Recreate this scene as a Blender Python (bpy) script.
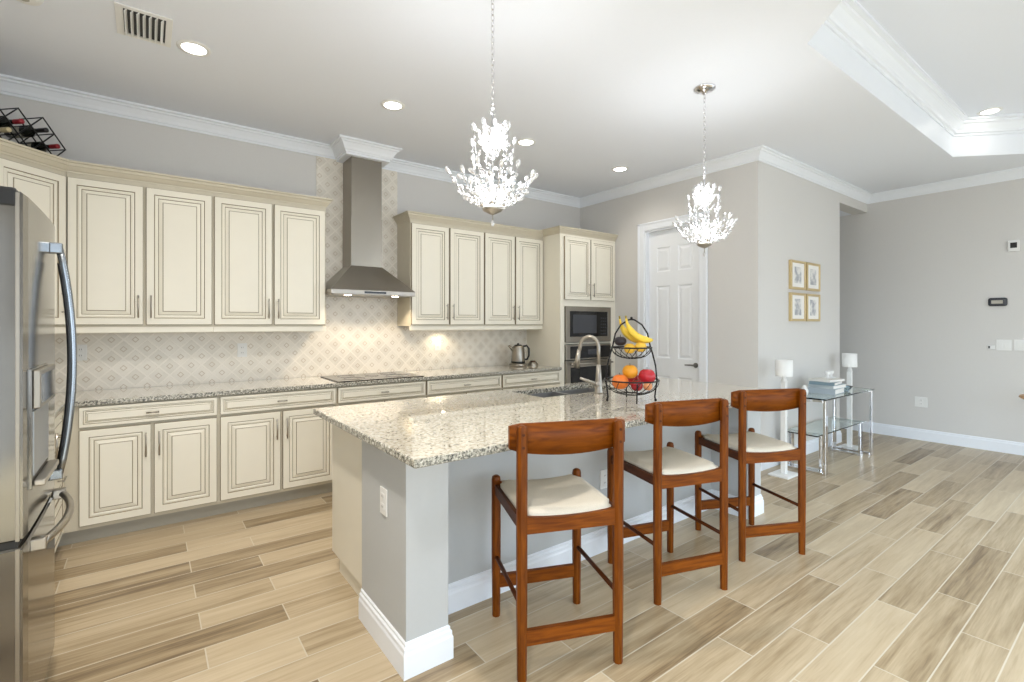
import bpy, bmesh, math, random
from mathutils import Vector, Matrix
random.seed(7)
PI = math.pi
S = bpy.context.scene
C = S.collection
for o in list(bpy.data.objects): bpy.data.objects.remove(o)

# ------------------------------------------------------------ camera, world, big lights, exposure
cd = bpy.data.cameras.new('camera'); cam = bpy.data.objects.new('camera', cd); C.objects.link(cam)
cam.location = (0, 0, 1.396); cam.rotation_euler = (PI/2, 0, -math.atan2(.598, .8015))
cd.sensor_width = 36; cd.lens = 489*36/1024; cd.shift_y = -17/1024; cd.clip_start = .05
S.camera = cam
S.view_settings.view_transform = 'Standard'; S.view_settings.look = 'None'
S.view_settings.gamma = 1; S.view_settings.use_curve_mapping = False
S.view_settings.exposure = 0.16
W = bpy.data.worlds.new('daylight'); S.world = W; W.use_nodes = True
W.node_tree.nodes['Background'].inputs[0].default_value = (.88, .94, 1, 1)
W.node_tree.nodes['Background'].inputs[1].default_value = 1.6

def area(name, loc, rot, sx, sy, power, col):
    l = bpy.data.lights.new(name, 'AREA'); l.shape = 'RECTANGLE'; l.size = sx; l.size_y = sy
    l.energy = power; l.color = col
    o = bpy.data.objects.new(name, l); C.objects.link(o); o.location = loc; o.rotation_euler = rot; l.spread = math.radians(100)
    return o
# daylight through the sliding-door openings behind the camera
area('daylight_rear_opening', (4.3, -3.55, 1.25), (PI/2-.60, 0, 0), 5.4, 2.3, 34, (.62, .82, 1))
area('daylight_rear_opening_small', (.35, -3.55, 1.35), (PI/2-.5, 0, 0), 1.6, 2.1, 22, (.76, .88, 1))

area('fill_light_right', (7.55, -1.75, 1.25), (0, PI/2-.65, 0), 2.3, 2.7, 105, (.66, .84, 1))  # added fill from an invented opening, brightens floor and ceiling
area('fill_light_left', (-1.13, -1.6, 1.25), (0, -(PI/2-.65), 0), 2.3, 2.6, 165, (.72, .87, 1))  # added fill from an invented left opening, lifts ceiling and door wall

# ------------------------------------------------------------ mesh helpers
class MB:
    def __init__(s): s.bm = bmesh.new()
    def face(s, vs, mi=0, smooth=False):
        try:
            f = s.bm.faces.new(vs); f.material_index = mi; f.smooth = smooth; return f
        except ValueError: return None
    def box(s, x0, x1, y0, y1, z0, z1, mi=0, bev=0, M=None):
        b = bmesh.new(); bmesh.ops.create_cube(b, size=1)
        for v in b.verts:
            v.co = Vector(((x0+x1)/2+v.co.x*(x1-x0), (y0+y1)/2+v.co.y*(y1-y0), (z0+z1)/2+v.co.z*(z1-z0)))
        if bev: bmesh.ops.bevel(b, geom=b.edges[:], offset=bev, segments=2, affect='EDGES', profile=.5)
        s.merge(b, mi, M); return s
    def merge(s, b, mi=0, M=None, smooth=None):
        if M is not None: bmesh.ops.transform(b, matrix=M, verts=b.verts[:])
        mp = {}
        for v in b.verts: mp[v] = s.bm.verts.new(v.co)
        for f in b.faces:
            g = s.face([mp[v] for v in f.verts], mi if mi is not None else f.material_index, f.smooth if smooth is None else smooth)
        b.free()
    def loft(s, rings, mi=0, smooth=True, cap=True, closed=True):
        R = [[s.bm.verts.new(p) for p in r] for r in rings]
        n = len(R[0])
        for a, b in zip(R, R[1:]):
            for i in range(n if closed else n-1):
                j = (i+1) % n
                s.face([a[i], a[j], b[j], b[i]], mi, smooth)
        if cap:
            s.face(list(reversed(R[0])), mi); s.face(R[-1], mi)
        return s
    def tube(s, pts, r, n=8, mi=0, closed=False, cap=True, smooth=True, sq=False):
        P = [Vector(p) for p in pts]; N = len(P)
        rr = r if isinstance(r, (list, tuple)) else [r]*N
        rings = []; up = None
        for i in range(N):
            if closed: t = (P[(i+1) % N]-P[i-1])
            else: t = P[min(i+1, N-1)]-P[max(i-1, 0)]
            t.normalize()
            if up is None:
                up = Vector((0, 0, 1)) if abs(t.z) < .9 else Vector((0, 1, 0))
            a = (up - t*up.dot(t))
            if a.length < 1e-5: a = t.orthogonal()
            a.normalize(); b = t.cross(a); up = a
            ph = PI/4 if sq else 0
            rings.append([P[i]+(a*math.cos(2*PI*k/n+ph)+b*math.sin(2*PI*k/n+ph))*rr[i] for k in range(n)])
        if closed: rings.append(rings[0])
        if closed:
            R = [[s.bm.verts.new(p) for p in r_] for r_ in rings[:-1]]; R.append(R[0])
            for a, b in zip(R, R[1:]):
                for i in range(n): s.face([a[i], a[(i+1) % n], b[(i+1) % n], b[i]], mi, smooth)
        else: s.loft(rings, mi, smooth, cap)
        return s
    def lathe(s, prof, n=24, c=(0, 0, 0), mi=0, smooth=True, cap=True, M=None):
        rings = [[Vector((c[0]+r*math.cos(2*PI*k/n), c[1]+r*math.sin(2*PI*k/n), c[2]+z)) for k in range(n)] for r, z in prof]
        if M is not None: rings = [[M @ p for p in r] for r in rings]
        return s.loft(rings, mi, smooth, cap)
    def sphere(s, c, r, n=12, mi=0, sc=(1, 1, 1), M=None):
        b = bmesh.new(); bmesh.ops.create_uvsphere(b, u_segments=n, v_segments=max(6, n*2//3), radius=r)
        for v in b.verts: v.co = Vector((v.co.x*sc[0], v.co.y*sc[1], v.co.z*sc[2]))
        m = Matrix.Translation(c)
        if M is not None: m = m @ M
        s.merge(b, mi, m, True); return s
    def prism(s, poly, z0, z1, mi=0):
        a = [s.bm.verts.new((x, y, z0)) for x, y in poly]; b = [s.bm.verts.new((x, y, z1)) for x, y in poly]
        n = len(poly); s.face(a[::-1], mi); s.face(b, mi)
        for i in range(n): s.face([a[i], a[(i+1) % n], b[(i+1) % n], b[i]], mi)
        return s
    def sweep(s, path, prof, mi=0, closed=False, smooth=False, out=None):
        """path: xy points; prof: (d,z), d measured to the LEFT of the travel direction. mitred."""
        P = [Vector((p[0], p[1])) for p in path]; N = len(P); rings = []
        for i in range(N):
            d1 = (P[i]-P[i-1]).normalized() if (i > 0 or closed) else None
            d2 = (P[(i+1) % N]-P[i]).normalized() if (i < N-1 or closed) else None
            if d1 is None: d1 = d2
            if d2 is None: d2 = d1
            n1 = Vector((-d1.y, d1.x)); n2 = Vector((-d2.y, d2.x))
            m = (n1+n2); m.normalize(); k = 1/max(.2, m.dot(n1)); m = m*k
            rings.append([Vector((P[i].x+m.x*d, P[i].y+m.y*d, z)) for d, z in prof])
        if closed: rings.append([p.copy() for p in rings[0]])
        return s.loft(rings, mi, smooth, cap=not closed)
    def panel(s, x0, x1, z0, z1, y, k=1.0, th=.02):
        """raised-panel front facing -y; material 0 paint, 1 glaze in the grooves"""
        R = [(0, th, 0), (0, .003, 1), (.003, 0, 1), (.046, 0, 0), (.051, .006, 1), (.060, .003, 0), (.070, .006, 0), (.0745, .010, 1),
             (.096, .003, 0), (.101, .0, 1)]
        prev = None
        for ins, dy, mi in R:
            i = ins*k
            cur = [s.bm.verts.new(p) for p in ((x0+i, y+dy, z0+i), (x1-i, y+dy, z0+i), (x1-i, y+dy, z1-i), (x0+i, y+dy, z1-i))]
            if prev:
                for a in range(4): s.face([prev[a], prev[(a+1) % 4], cur[(a+1) % 4], cur[a]], mi)
            else: s.face(cur[::-1], 0)
            prev = cur
        s.face(prev, 0); return s
    def build(s, name, mats, parent=None, loc=None, rot=None, norm=True):
        if norm: bmesh.ops.recalc_face_normals(s.bm, faces=s.bm.faces[:])
        me = bpy.data.meshes.new(name); s.bm.to_mesh(me); s.bm.free()
        for m in (mats if isinstance(mats, (list, tuple)) else [mats]): me.materials.append(m)
        o = bpy.data.objects.new(name, me); C.objects.link(o)
        if parent: o.parent = parent
        if loc: o.location = loc
        if rot: o.rotation_euler = rot
        return o

def tag(o, label, cat, group=None):
    o['label'] = label; o['category'] = cat
    if group: o['group'] = group
    return o
def thing(name, label, cat, loc=(0, 0, 0), rz=0, group=None):
    o = bpy.data.objects.new(name, None); C.objects.link(o); o.location = loc; o.rotation_euler = (0, 0, rz)
    o.empty_display_size = .1
    return tag(o, label, cat, group)
def struct(o): o['kind'] = 'structure'; return o
def dup(root, loc, rz, label, group=None):
    def cp(o, p):
        c = o.copy(); C.objects.link(c)
        if p: c.parent = p
        for ch in list(o.children): cp(ch, c)
        return c
    r = cp(root, None); r.location = loc; r.rotation_euler = (0, 0, rz); r['label'] = label
    if group: r['group'] = group
    return r

# ------------------------------------------------------------ materials
def sr(r, g, b):
    f = lambda c: (c/255/12.92 if c/255 < .04045 else ((c/255+.055)/1.055)**2.4)
    return (f(r), f(g), f(b), 1)
def mat(name, col, rough=.5, metal=0, noise=0, nscale=20, bump=0, **kw):
    m = bpy.data.materials.new(name); m.use_nodes = True; nt = m.node_tree; b = nt.nodes['Principled BSDF']
    b.inputs['Base Color'].default_value = col; b.inputs['Roughness'].default_value = rough; b.inputs['Metallic'].default_value = metal
    for k, v in kw.items(): b.inputs[k.replace('_', ' ')].default_value = v
    tc = nt.nodes.new('ShaderNodeTexCoord'); nz = nt.nodes.new('ShaderNodeTexNoise'); nz.inputs['Scale'].default_value = nscale; nz.inputs['Detail'].default_value = 4
    nt.links.new(tc.outputs['Object'], nz.inputs['Vector'])
    if noise:
        mx = nt.nodes.new('ShaderNodeMix'); mx.data_type = 'RGBA'
        nt.links.new(nz.outputs['Fac'], mx.inputs['Factor'])
        mx.inputs[6].default_value = tuple(c*(1-noise) for c in col[:3])+(1,); mx.inputs[7].default_value = tuple(min(1, c*(1+noise)) for c in col[:3])+(1,)
        nt.links.new(mx.outputs[2], b.inputs['Base Color'])
    if bump:
        bp = nt.nodes.new('ShaderNodeBump'); bp.inputs['Strength'].default_value = bump; bp.inputs['Distance'].default_value = .002
        nt.links.new(nz.outputs['Fac'], bp.inputs['Height']); nt.links.new(bp.outputs['Normal'], b.inputs['Normal'])
    return m
def emis(name, col, st):
    m = bpy.data.materials.new(name); m.use_nodes = True; b = m.node_tree.nodes['Principled BSDF']
    b.inputs['Base Color'].default_value = (1, 1, 1, 1); b.inputs['Emission Color'].default_value = col; b.inputs['Emission Strength'].default_value = st
    return m
def N(nt, t, **kw):
    n = nt.nodes.new(t)
    for k, v in kw.items(): setattr(n, k, v)
    return n
def ramp(nt, stops):
    r = nt.nodes.new('ShaderNodeValToRGB'); e = r.color_ramp.elements
    e[0].position, e[0].color = stops[0]; e[1].position, e[1].color = stops[1]
    for p, c in stops[2:]:
        x = e.new(p); x.color = c
    return r

M = {}
M['wall'] = mat('wall_paint', sr(216, 214, 211), .85, noise=.015, nscale=60, bump=.08)
M['ceil'] = mat('ceiling_paint', sr(234, 238, 246), .9, noise=.01, nscale=60, bump=.05)
M['trim'] = mat('white_trim_paint', sr(240, 244, 250), .4, noise=.01)
M['door'] = mat('white_door_paint', sr(242, 245, 249), .38, noise=.01)
M['cream'] = mat('cream_cabinet_paint', sr(236, 231, 216), .38, noise=.02, nscale=8)
M['glaze'] = mat('taupe_glaze', sr(150, 138, 115), .5, noise=.1, nscale=30)
M['frame'] = mat('glazed_cabinet_frame', sr(208, 200, 180), .42, noise=.05, nscale=14)
M['toe'] = mat('toe_kick_grey', sr(176, 172, 160), .5, noise=.03)
M['steel'] = mat('brushed_steel', sr(156, 150, 140), .30, 1, noise=.04, nscale=5)
M['steel_fridge'] = mat('fridge_steel', sr(126, 123, 118), .13, 1, noise=.03, nscale=4)
M['side'] = mat('fridge_side_grey', sr(160, 163, 166), .35, .6, noise=.03)
M['chrome'] = mat('polished_chrome', sr(225, 225, 228), .07, 1, noise=.01)
M['nickel'] = mat('satin_nickel', sr(176, 170, 160), .3, 1, noise=.03)
M['black'] = mat('black_plastic', sr(18, 18, 19), .35, noise=.05)
M['blackglass'] = mat('black_glass', sr(14, 15, 17), .06, noise=.05)
M['blackmetal'] = mat('black_wire_metal', sr(28, 27, 28), .35, .5, noise=.05)
M['white'] = mat('white_plastic', sr(236, 236, 234), .35, noise=.01)
M['shade'] = mat('white_lamp_shade', sr(240, 240, 238), .7, noise=.01)
M['display'] = mat('grey_display', sr(62, 64, 70), .2, noise=.05)

def wood_mat(name, c1, c2, axis_scale, rough=.42):
    m = bpy.data.materials.new(name); m.use_nodes = True; nt = m.node_tree; b = nt.nodes['Principled BSDF']
    tc = N(nt, 'ShaderNodeTexCoord'); mp = N(nt, 'ShaderNodeMapping'); mp.inputs['Scale'].default_value = axis_scale
    nz = N(nt, 'ShaderNodeTexNoise'); nz.inputs['Scale'].default_value = 6; nz.inputs['Detail'].default_value = 6; nz.inputs['Distortion'].default_value = .6
    rp = ramp(nt, [(.3, c1), (.7, c2)])
    nt.links.new(tc.outputs['Object'], mp.inputs[0]); nt.links.new(mp.outputs[0], nz.inputs['Vector'])
    nt.links.new(nz.outputs['Fac'], rp.inputs[0]); nt.links.new(rp.outputs[0], b.inputs['Base Color'])
    b.inputs['Roughness'].default_value = rough; b.inputs['Specular IOR Level'].default_value = .18
    return m
M['teak_v'] = wood_mat('teak_vertical_grain', sr(86, 40, 3), sr(126, 66, 8), (9, 9, 1))
M['teak_h'] = wood_mat('teak_horizontal_grain', sr(90, 42, 3), sr(132, 69, 8), (1.2, 12, 12))
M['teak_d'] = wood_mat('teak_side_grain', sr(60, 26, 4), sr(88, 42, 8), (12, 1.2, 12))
M['pale_wood'] = wood_mat('pale_wood', sr(190, 150, 110), sr(215, 180, 140), (1, 8, 8))

# upholstery
m = mat('cream_fabric', sr(214, 206, 190), .9, noise=.12, nscale=220, bump=.4); M['fabric'] = m

# granite
def granite():
    m = bpy.data.materials.new('speckled_granite'); m.use_nodes = True; nt = m.node_tree; b = nt.nodes['Principled BSDF']
    tc = N(nt, 'ShaderNodeTexCoord')
    n1 = N(nt, 'ShaderNodeTexNoise'); n1.inputs['Scale'].default_value = 62; n1.inputs['Detail'].default_value = 5; n1.inputs['Roughness'].default_value = .65
    r1 = ramp(nt, [(.34, sr(176, 166, 148)), (.46, sr(212, 204, 186)), (.56, sr(228, 222, 208)), (.72, sr(240, 237, 229))])
    v = N(nt, 'ShaderNodeTexVoronoi'); v.inputs['Scale'].default_value = 95
    r2 = ramp(nt, [(.0, (0, 0, 0, 1)), (.16, (0, 0, 0, 1)), (.19, (1, 1, 1, 1))])
    n2 = N(nt, 'ShaderNodeTexNoise'); n2.inputs['Scale'].default_value = 105; n2.inputs['Detail'].default_value = 6; n2.inputs['Roughness'].default_value = .7
    r3 = ramp(nt, [(.60, (1, 1, 1, 1)), (.68, (0, 0, 0, 1))])
    nt.links.new(v.outputs['Color'], r2.inputs[0])
    for x in (n1, n2, v): nt.links.new(tc.outputs['Object'], x.inputs['Vector'])
    nt.links.new(n1.outputs['Fac'], r1.inputs[0]); nt.links.new(n2.outputs['Fac'], r3.inputs[0])
    mx = N(nt, 'ShaderNodeMix', data_type='RGBA'); mx.inputs[6].default_value = sr(150, 140, 125)
    nt.links.new(r2.outputs[0], mx.inputs['Factor']); nt.links.new(r1.outputs[0], mx.inputs[7])
    mx2 = N(nt, 'ShaderNodeMix', data_type='RGBA'); mx2.inputs[6].default_value = sr(118, 114, 106)
    nt.links.new(r3.outputs[0], mx2.inputs['Factor']); nt.links.new(mx.outputs[2], mx2.inputs[7])
    nt.links.new(mx2.outputs[2], b.inputs['Base Color']); b.inputs['Roughness'].default_value = .06; b.inputs['Coat Weight'].default_value = .8; b.inputs['Coat Roughness'].default_value = .03; b.inputs['Coat IOR'].default_value = 1.6
    return m
M['granite'] = granite()
def granite_edge():
    m = bpy.data.materials.new('granite_cut_edge'); m.use_nodes = True; nt = m.node_tree; b = nt.nodes['Principled BSDF']
    tc = N(nt, 'ShaderNodeTexCoord')
    n1 = N(nt, 'ShaderNodeTexNoise'); n1.inputs['Scale'].default_value = 80; n1.inputs['Detail'].default_value = 5; n1.inputs['Roughness'].default_value = .7
    r1 = ramp(nt, [(.38, sr(56, 58, 58)), (.45, sr(120, 118, 110)), (.54, sr(180, 176, 162)), (.64, sr(226, 224, 216))])
    nt.links.new(tc.outputs['Object'], n1.inputs['Vector']); nt.links.new(n1.outputs['Fac'], r1.inputs[0]); nt.links.new(r1.outputs[0], b.inputs['Base Color'])
    b.inputs['Roughness'].default_value = .2
    return m
M['granite_edge'] = granite_edge()

# floor: wood-look planks along x
def floor_mat():
    m = bpy.data.materials.new('wood_look_plank_tile'); m.use_nodes = True; nt = m.node_tree; L = nt.links; b = nt.nodes['Principled BSDF']
    tc = N(nt, 'ShaderNodeTexCoord'); mp = N(nt, 'ShaderNodeMapping'); mp.inputs['Location'].default_value = (.38, -.08, 0)
    L.new(tc.outputs['Object'], mp.inputs[0])
    br = N(nt, 'ShaderNodeTexBrick'); br.offset = .37; br.offset_frequency = 2; br.squash = 1
    br.inputs['Color1'].default_value = (0, 0, 0, 1); br.inputs['Color2'].default_value = (1, 1, 1, 1); br.inputs['Mortar'].default_value = (.5, .5, .5, 1)
    br.inputs['Scale'].default_value = 1; br.inputs['Mortar Size'].default_value = .0028; br.inputs['Mortar Smooth'].default_value = .1
    br.inputs['Bias'].default_value = 0; br.inputs['Brick Width'].default_value = .92; br.inputs['Row Height'].default_value = .16
    L.new(mp.outputs[0], br.inputs['Vector'])
    # per-plank shift of the grain
    sc = N(nt, 'ShaderNodeVectorMath', operation='SCALE'); sc.inputs[3].default_value = 37
    L.new(br.outputs['Color'], sc.inputs[0])
    ad = N(nt, 'ShaderNodeVectorMath', operation='ADD'); L.new(tc.outputs['Object'], ad.inputs[0]); L.new(sc.outputs[0], ad.inputs[1])
    mp2 = N(nt, 'ShaderNodeMapping'); mp2.inputs['Scale'].default_value = (.8, 13, 1); L.new(ad.outputs[0], mp2.inputs[0])
    g1 = N(nt, 'ShaderNodeTexNoise'); g1.inputs['Scale'].default_value = 1.6; g1.inputs['Detail'].default_value = 6; g1.inputs['Roughness'].default_value = .6; g1.inputs['Distortion'].default_value = .5
    L.new(mp2.outputs[0], g1.inputs['Vector'])
    mp3 = N(nt, 'ShaderNodeMapping'); mp3.inputs['Scale'].default_value = (3, 60, 1); L.new(ad.outputs[0], mp3.inputs[0])
    g2 = N(nt, 'ShaderNodeTexNoise'); g2.inputs['Scale'].default_value = 2; g2.inputs['Detail'].default_value = 4
    L.new(mp3.outputs[0], g2.inputs['Vector'])
    # value = .45*plank + .55*grain
    a = N(nt, 'ShaderNodeMath', operation='MULTIPLY'); a.inputs[1].default_value = .34; L.new(br.outputs['Color'], a.inputs[0])
    c = N(nt, 'ShaderNodeMath', operation='MULTIPLY_ADD'); c.inputs[1].default_value = .62; L.new(g1.outputs['Fac'], c.inputs[0]); L.new(a.outputs[0], c.inputs[2])
    d = N(nt, 'ShaderNodeMath', operation='MULTIPLY_ADD'); d.inputs[1].default_value = .22; L.new(g2.outputs['Fac'], d.inputs[0]); L.new(c.outputs[0], d.inputs[2])
    rp = ramp(nt, [(.34, sr(118, 98, 72)), (.47, sr(160, 140, 109)), (.62, sr(187, 168, 138)), (.84, sr(204, 187, 158))])
    L.new(d.outputs[0], rp.inputs[0])
    mx = N(nt, 'ShaderNodeMix', data_type='RGBA'); L.new(br.outputs['Fac'], mx.inputs['Factor']); L.new(rp.outputs[0], mx.inputs[6]); mx.inputs[7].default_value = sr(204, 194, 174)
    L.new(mx.outputs[2], b.inputs['Base Color'])
    b.inputs['Roughness'].default_value = .33
    bp = N(nt, 'ShaderNodeBump'); bp.inputs['Strength'].default_value = .25; bp.inputs['Distance'].default_value = .003; bp.invert = True
    L.new(br.outputs['Fac'], bp.inputs['Height']); L.new(bp.outputs['Normal'], b.inputs['Normal'])
    return m
M['floor'] = floor_mat()

# backsplash: diamond mosaic (side .099 m) with a small diamond dot in each tile. Object coords: x,z
def tile_mat():
    m = bpy.data.materials.new('diamond_mosaic_tile'); m.use_nodes = True; nt = m.node_tree; L = nt.links; b = nt.nodes['Principled BSDF']
    tc = N(nt, 'ShaderNodeTexCoord'); sp = N(nt, 'ShaderNodeSeparateXYZ'); L.new(tc.outputs['Object'], sp.inputs[0])
    def mth(op, a, bb=None, cc=None):
        n = N(nt, 'ShaderNodeMath', operation=op)
        for i, q in enumerate((a, bb, cc)):
            if q is None: continue
            if isinstance(q, (int, float)): n.inputs[i].default_value = q
            else: L.new(q, n.inputs[i])
        return n.outputs[0]
    P = .142
    u = mth('DIVIDE', mth('ADD', sp.outputs['X'], sp.outputs['Z']), P); v = mth('DIVIDE', mth('SUBTRACT', sp.outputs['X'], sp.outputs['Z']), P)
    fu = mth('ABSOLUTE', mth('SUBTRACT', mth('FRACT', u), .5)); fv = mth('ABSOLUTE', mth('SUBTRACT', mth('FRACT', v), .5))
    mxv = mth('MAXIMUM', fu, fv)            # 0 at the tile's middle, .5 on its border
    cu = mth('FLOOR', u); cv = mth('FLOOR', v)
    cb = N(nt, 'ShaderNodeCombineXYZ'); L.new(cu, cb.inputs[0]); L.new(cv, cb.inputs[1])
    wn = N(nt, 'ShaderNodeTexWhiteNoise'); L.new(cb.outputs[0], wn.inputs['Vector'])
    nz = N(nt, 'ShaderNodeTexNoise'); nz.inputs['Scale'].default_value = 14; nz.inputs['Detail'].default_value = 5; L.new(tc.outputs['Object'], nz.inputs['Vector'])
    tone = mth('MULTIPLY_ADD', nz.outputs['Fac'], .6, mth('MULTIPLY', wn.outputs['Value'], .4))
    field = ramp(nt, [(.2, sr(219, 213, 201)), (.75, sr(236, 230, 219))]); L.new(tone, field.inputs[0])
    # bands
    prof = ramp(nt, [(0, (.25, .25, .25, 1)), (.11, (.25, .25, .25, 1)), (.115, (.62, .62, .62, 1)), (.165, (.62, .62, .62, 1)), (.17, (0, 0, 0, 1)), (.36, (0, 0, 0, 1)), (.37, (.5, .5, .5, 1)), (.385, (0, 0, 0, 1)), (.425, (.0, .0, .0, 1)), (.44, (1, 1, 1, 1))])
    prof.color_ramp.interpolation = 'LINEAR'; L.new(mxv, prof.inputs[0])
    light = N(nt, 'ShaderNodeMix', data_type='RGBA')
    isl = mth('GREATER_THAN', prof.outputs[0], .8); L.new(isl, light.inputs['Factor']); L.new(field.outputs[0], light.inputs[6]); light.inputs[7].default_value = sr(237, 231, 220)
    dark = N(nt, 'ShaderNodeMix', data_type='RGBA')
    isd = mth('MULTIPLY', mth('COMPARE', prof.outputs[0], .62, .15), .6); L.new(isd, dark.inputs['Factor']); L.new(light.outputs[2], dark.inputs[6]); dark.inputs[7].default_value = sr(176, 156, 128)
    L.new(dark.outputs[2], b.inputs['Base Color']); b.inputs['Roughness'].default_value = .3
    bp = N(nt, 'ShaderNodeBump'); bp.inputs['Strength'].default_value = .3; bp.inputs['Distance'].default_value = .002
    L.new(prof.outputs[0], bp.inputs['Height']); L.new(bp.outputs['Normal'], b.inputs['Normal'])
    return m
M['tile'] = tile_mat()

def glass(name, col, rough=0, alpha_mix=.0, ior=1.45):
    m = bpy.data.materials.new(name); m.use_nodes = True; b = m.node_tree.nodes['Principled BSDF']
    b.inputs['Base Color'].default_value = col; b.inputs['Roughness'].default_value = rough; b.inputs['Transmission Weight'].default_value = 1; b.inputs['IOR'].default_value = ior
    return m
M['glass'] = glass('greenish_table_glass', (.86, .95, .93, 1), 0, ior=1.2)
M['glass_blue'] = glass('blue_glass', (.45, .65, .85, 1), .02)
# crystal: cut glass that scatters the lamp light
m = bpy.data.materials.new('cut_crystal'); m.use_nodes = True; nt = m.node_tree
b = nt.nodes['Principled BSDF']; b.inputs['Base Color'].default_value = (.97, .97, .98, 1); b.inputs['Roughness'].default_value = .06
tr = N(nt, 'ShaderNodeBsdfTranslucent'); tr.inputs[0].default_value = (.72, .72, .74, 1)
gl = N(nt, 'ShaderNodeBsdfGlossy'); gl.inputs['Roughness'].default_value = .05
mx = N(nt, 'ShaderNodeMixShader'); mx.inputs[0].default_value = .55; nt.links.new(tr.outputs[0], mx.inputs[1]); nt.links.new(gl.outputs[0], mx.inputs[2])
mx2 = N(nt, 'ShaderNodeMixShader'); mx2.inputs[0].default_value = .3; nt.links.new(mx.outputs[0], mx2.inputs[1]); nt.links.new(b.outputs[0], mx2.inputs[2])
nt.links.new(mx2.outputs[0], nt.nodes['Material Output'].inputs[0]); M['crystal'] = m

# ------------------------------------------------------------ room shell
H = 3.05; XL = -1.045; XD = 4.64; YB = 4.695; YP = 2.32; XF = 7.46; YR = -3.5; XH = 6.57; YH = 6.2
wl = lambda mb, nm: struct(mb.build(nm, M['wall']))
struct(MB().box(XL-.1, XF+.1, YR-.1, YH, -.1, 0).build('floor', M['floor']))
wl(MB().box(XL-.1, XD+.12, YB, YB+.12, 0, H), 'wall_back')
mb = MB(); mb.box(XL-.12, XL, -.3, YB, 0, H); mb.box(XL-.12, XL, YR, -2.9, 0, H); mb.box(XL-.12, XL, -2.9, -.3, 2.4, H); wl(mb, 'wall_left')  # unseen gap added to let the left fill light in
# wall with the door (faces -x), opening y 2.905..3.665, z..2.49
D0, D1, DZ = 2.925, 3.635, 2.475
mb = MB(); mb.box(XD, XD+.12, YP+.12, D0, 0, H); mb.box(XD, XD+.12, D1, YB, 0, H); mb.box(XD, XD+.12, D0, D1, DZ, H); wl(mb, 'wall_pantry')
mb = MB(); mb.box(XD, XH, YP, YP+.12, 0, H); mb.box(XH, XF, YP, YP+.16, 2.835, H); wl(mb, 'wall_hall')
mb = MB(); mb.box(XH-.12, XH, YP+.12, YH, 0, 2.84); wl(mb, 'wall_passage')
mb = MB(); mb.box(XF, XF+.12, -.4, YH, 0, H); mb.box(XF, XF+.12, YR, -3.1, 0, H); mb.box(XF, XF+.12, -3.1, -.4, 2.4, H); wl(mb, 'wall_right')  # unseen gap added to let the right fill light in
wl(MB().box(XH-.12, XF+.12, YH, YH+.1, 0, 2.84), 'wall_passage_end')
struct(MB().box(XH, XF, YP+.16, YH, 2.84, 2.9).build('ceiling_passage', M['ceil']))
mb = MB(); mb.box(XL, -.45, YR-.12, YR, 0, H); mb.box(1.15, 1.6, YR-.12, YR, 0, H); mb.box(7.0, XF, YR-.12, YR, 0, H)
mb.box(-.45, 1.15, YR-.12, YR, 2.4, H); mb.box(-.45, 1.15, YR-.12, YR, 0, .3); mb.box(1.6, 7.0, YR-.12, YR, 2.4, H); wl(mb, 'wall_rear')
# ceiling with raised tray (octagonal hole)
c = .72; X0, X1, Y1, Y0 = 3.12, 6.39, 1.27, -2.6
tray = [(X0, Y1), (X0-c, Y1-c), (X0-c, Y0+c), (X0, Y0), (X1, Y0), (X1+c, Y0+c), (X1+c, Y1-c), (X1, Y1)]
mb = MB(); bm = mb.bm
outer = [(XL, YR), (XF, YR), (XF, YP), (XD, YP), (XD, YB), (XL, YB)]
def poly_with_hole(mb, outer, hole, z):
    from mathutils.geometry import tessellate_polygon
    pts = [Vector((x, y, 0)) for x, y in outer]; hp = [Vector((x, y, 0)) for x, y in hole]
    tri = tessellate_polygon([pts, hp]); allp = pts+hp
    vs = [mb.bm.verts.new((p.x, p.y, z)) for p in allp]
    for t in tri: mb.face([vs[i] for i in t])
poly_with_hole(mb, outer, tray, H)
obj_ = mb.build('ceiling', M['ceil']); struct(obj_)
mb = MB()
n = len(tray)
HT = 3.40
a = [mb.bm.verts.new((x, y, H)) for x, y in tray]; b_ = [mb.bm.verts.new((x, y, HT)) for x, y in tray]
for i in range(n): mb.face([a[i], a[(i+1) % n], b_[(i+1) % n], b_[i]])
struct(mb.build('trim_tray_fascia', M['trim']))
mb = MB(); mb.face([mb.bm.verts.new((x, y, HT)) for x, y in tray]); struct(mb.build('ceiling_tray', M['ceil']))
# crown profile; (d from wall, z)
def crown(top, hh=.105, pr=.085):
    return [(0, top-hh), (.010, top-hh), (.012, top-hh+.014), (.020, top-hh+.018), (.030, top-hh+.040), (.050, top-.034), (.062, top-.028), (.066, top-.018), (pr, top-.014), (pr, top), (0, top)]
def sarea(p): return sum(p[i][0]*p[(i+1) % len(p)][1]-p[(i+1) % len(p)][0]*p[i][1] for i in range(len(p)))
tp = tray if sarea(tray) > 0 else tray[::-1]
struct(MB().sweep(tp, [(0, 3.25), (.012, 3.25), (.014, 3.27), (.03, 3.275), (.036, 3.30), (.07, 3.345), (.09, 3.355), (.092, 3.372), (.12, 3.378), (.12, HT), (0, HT)], closed=True).build('trim_tray_crown', M['trim']))
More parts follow.
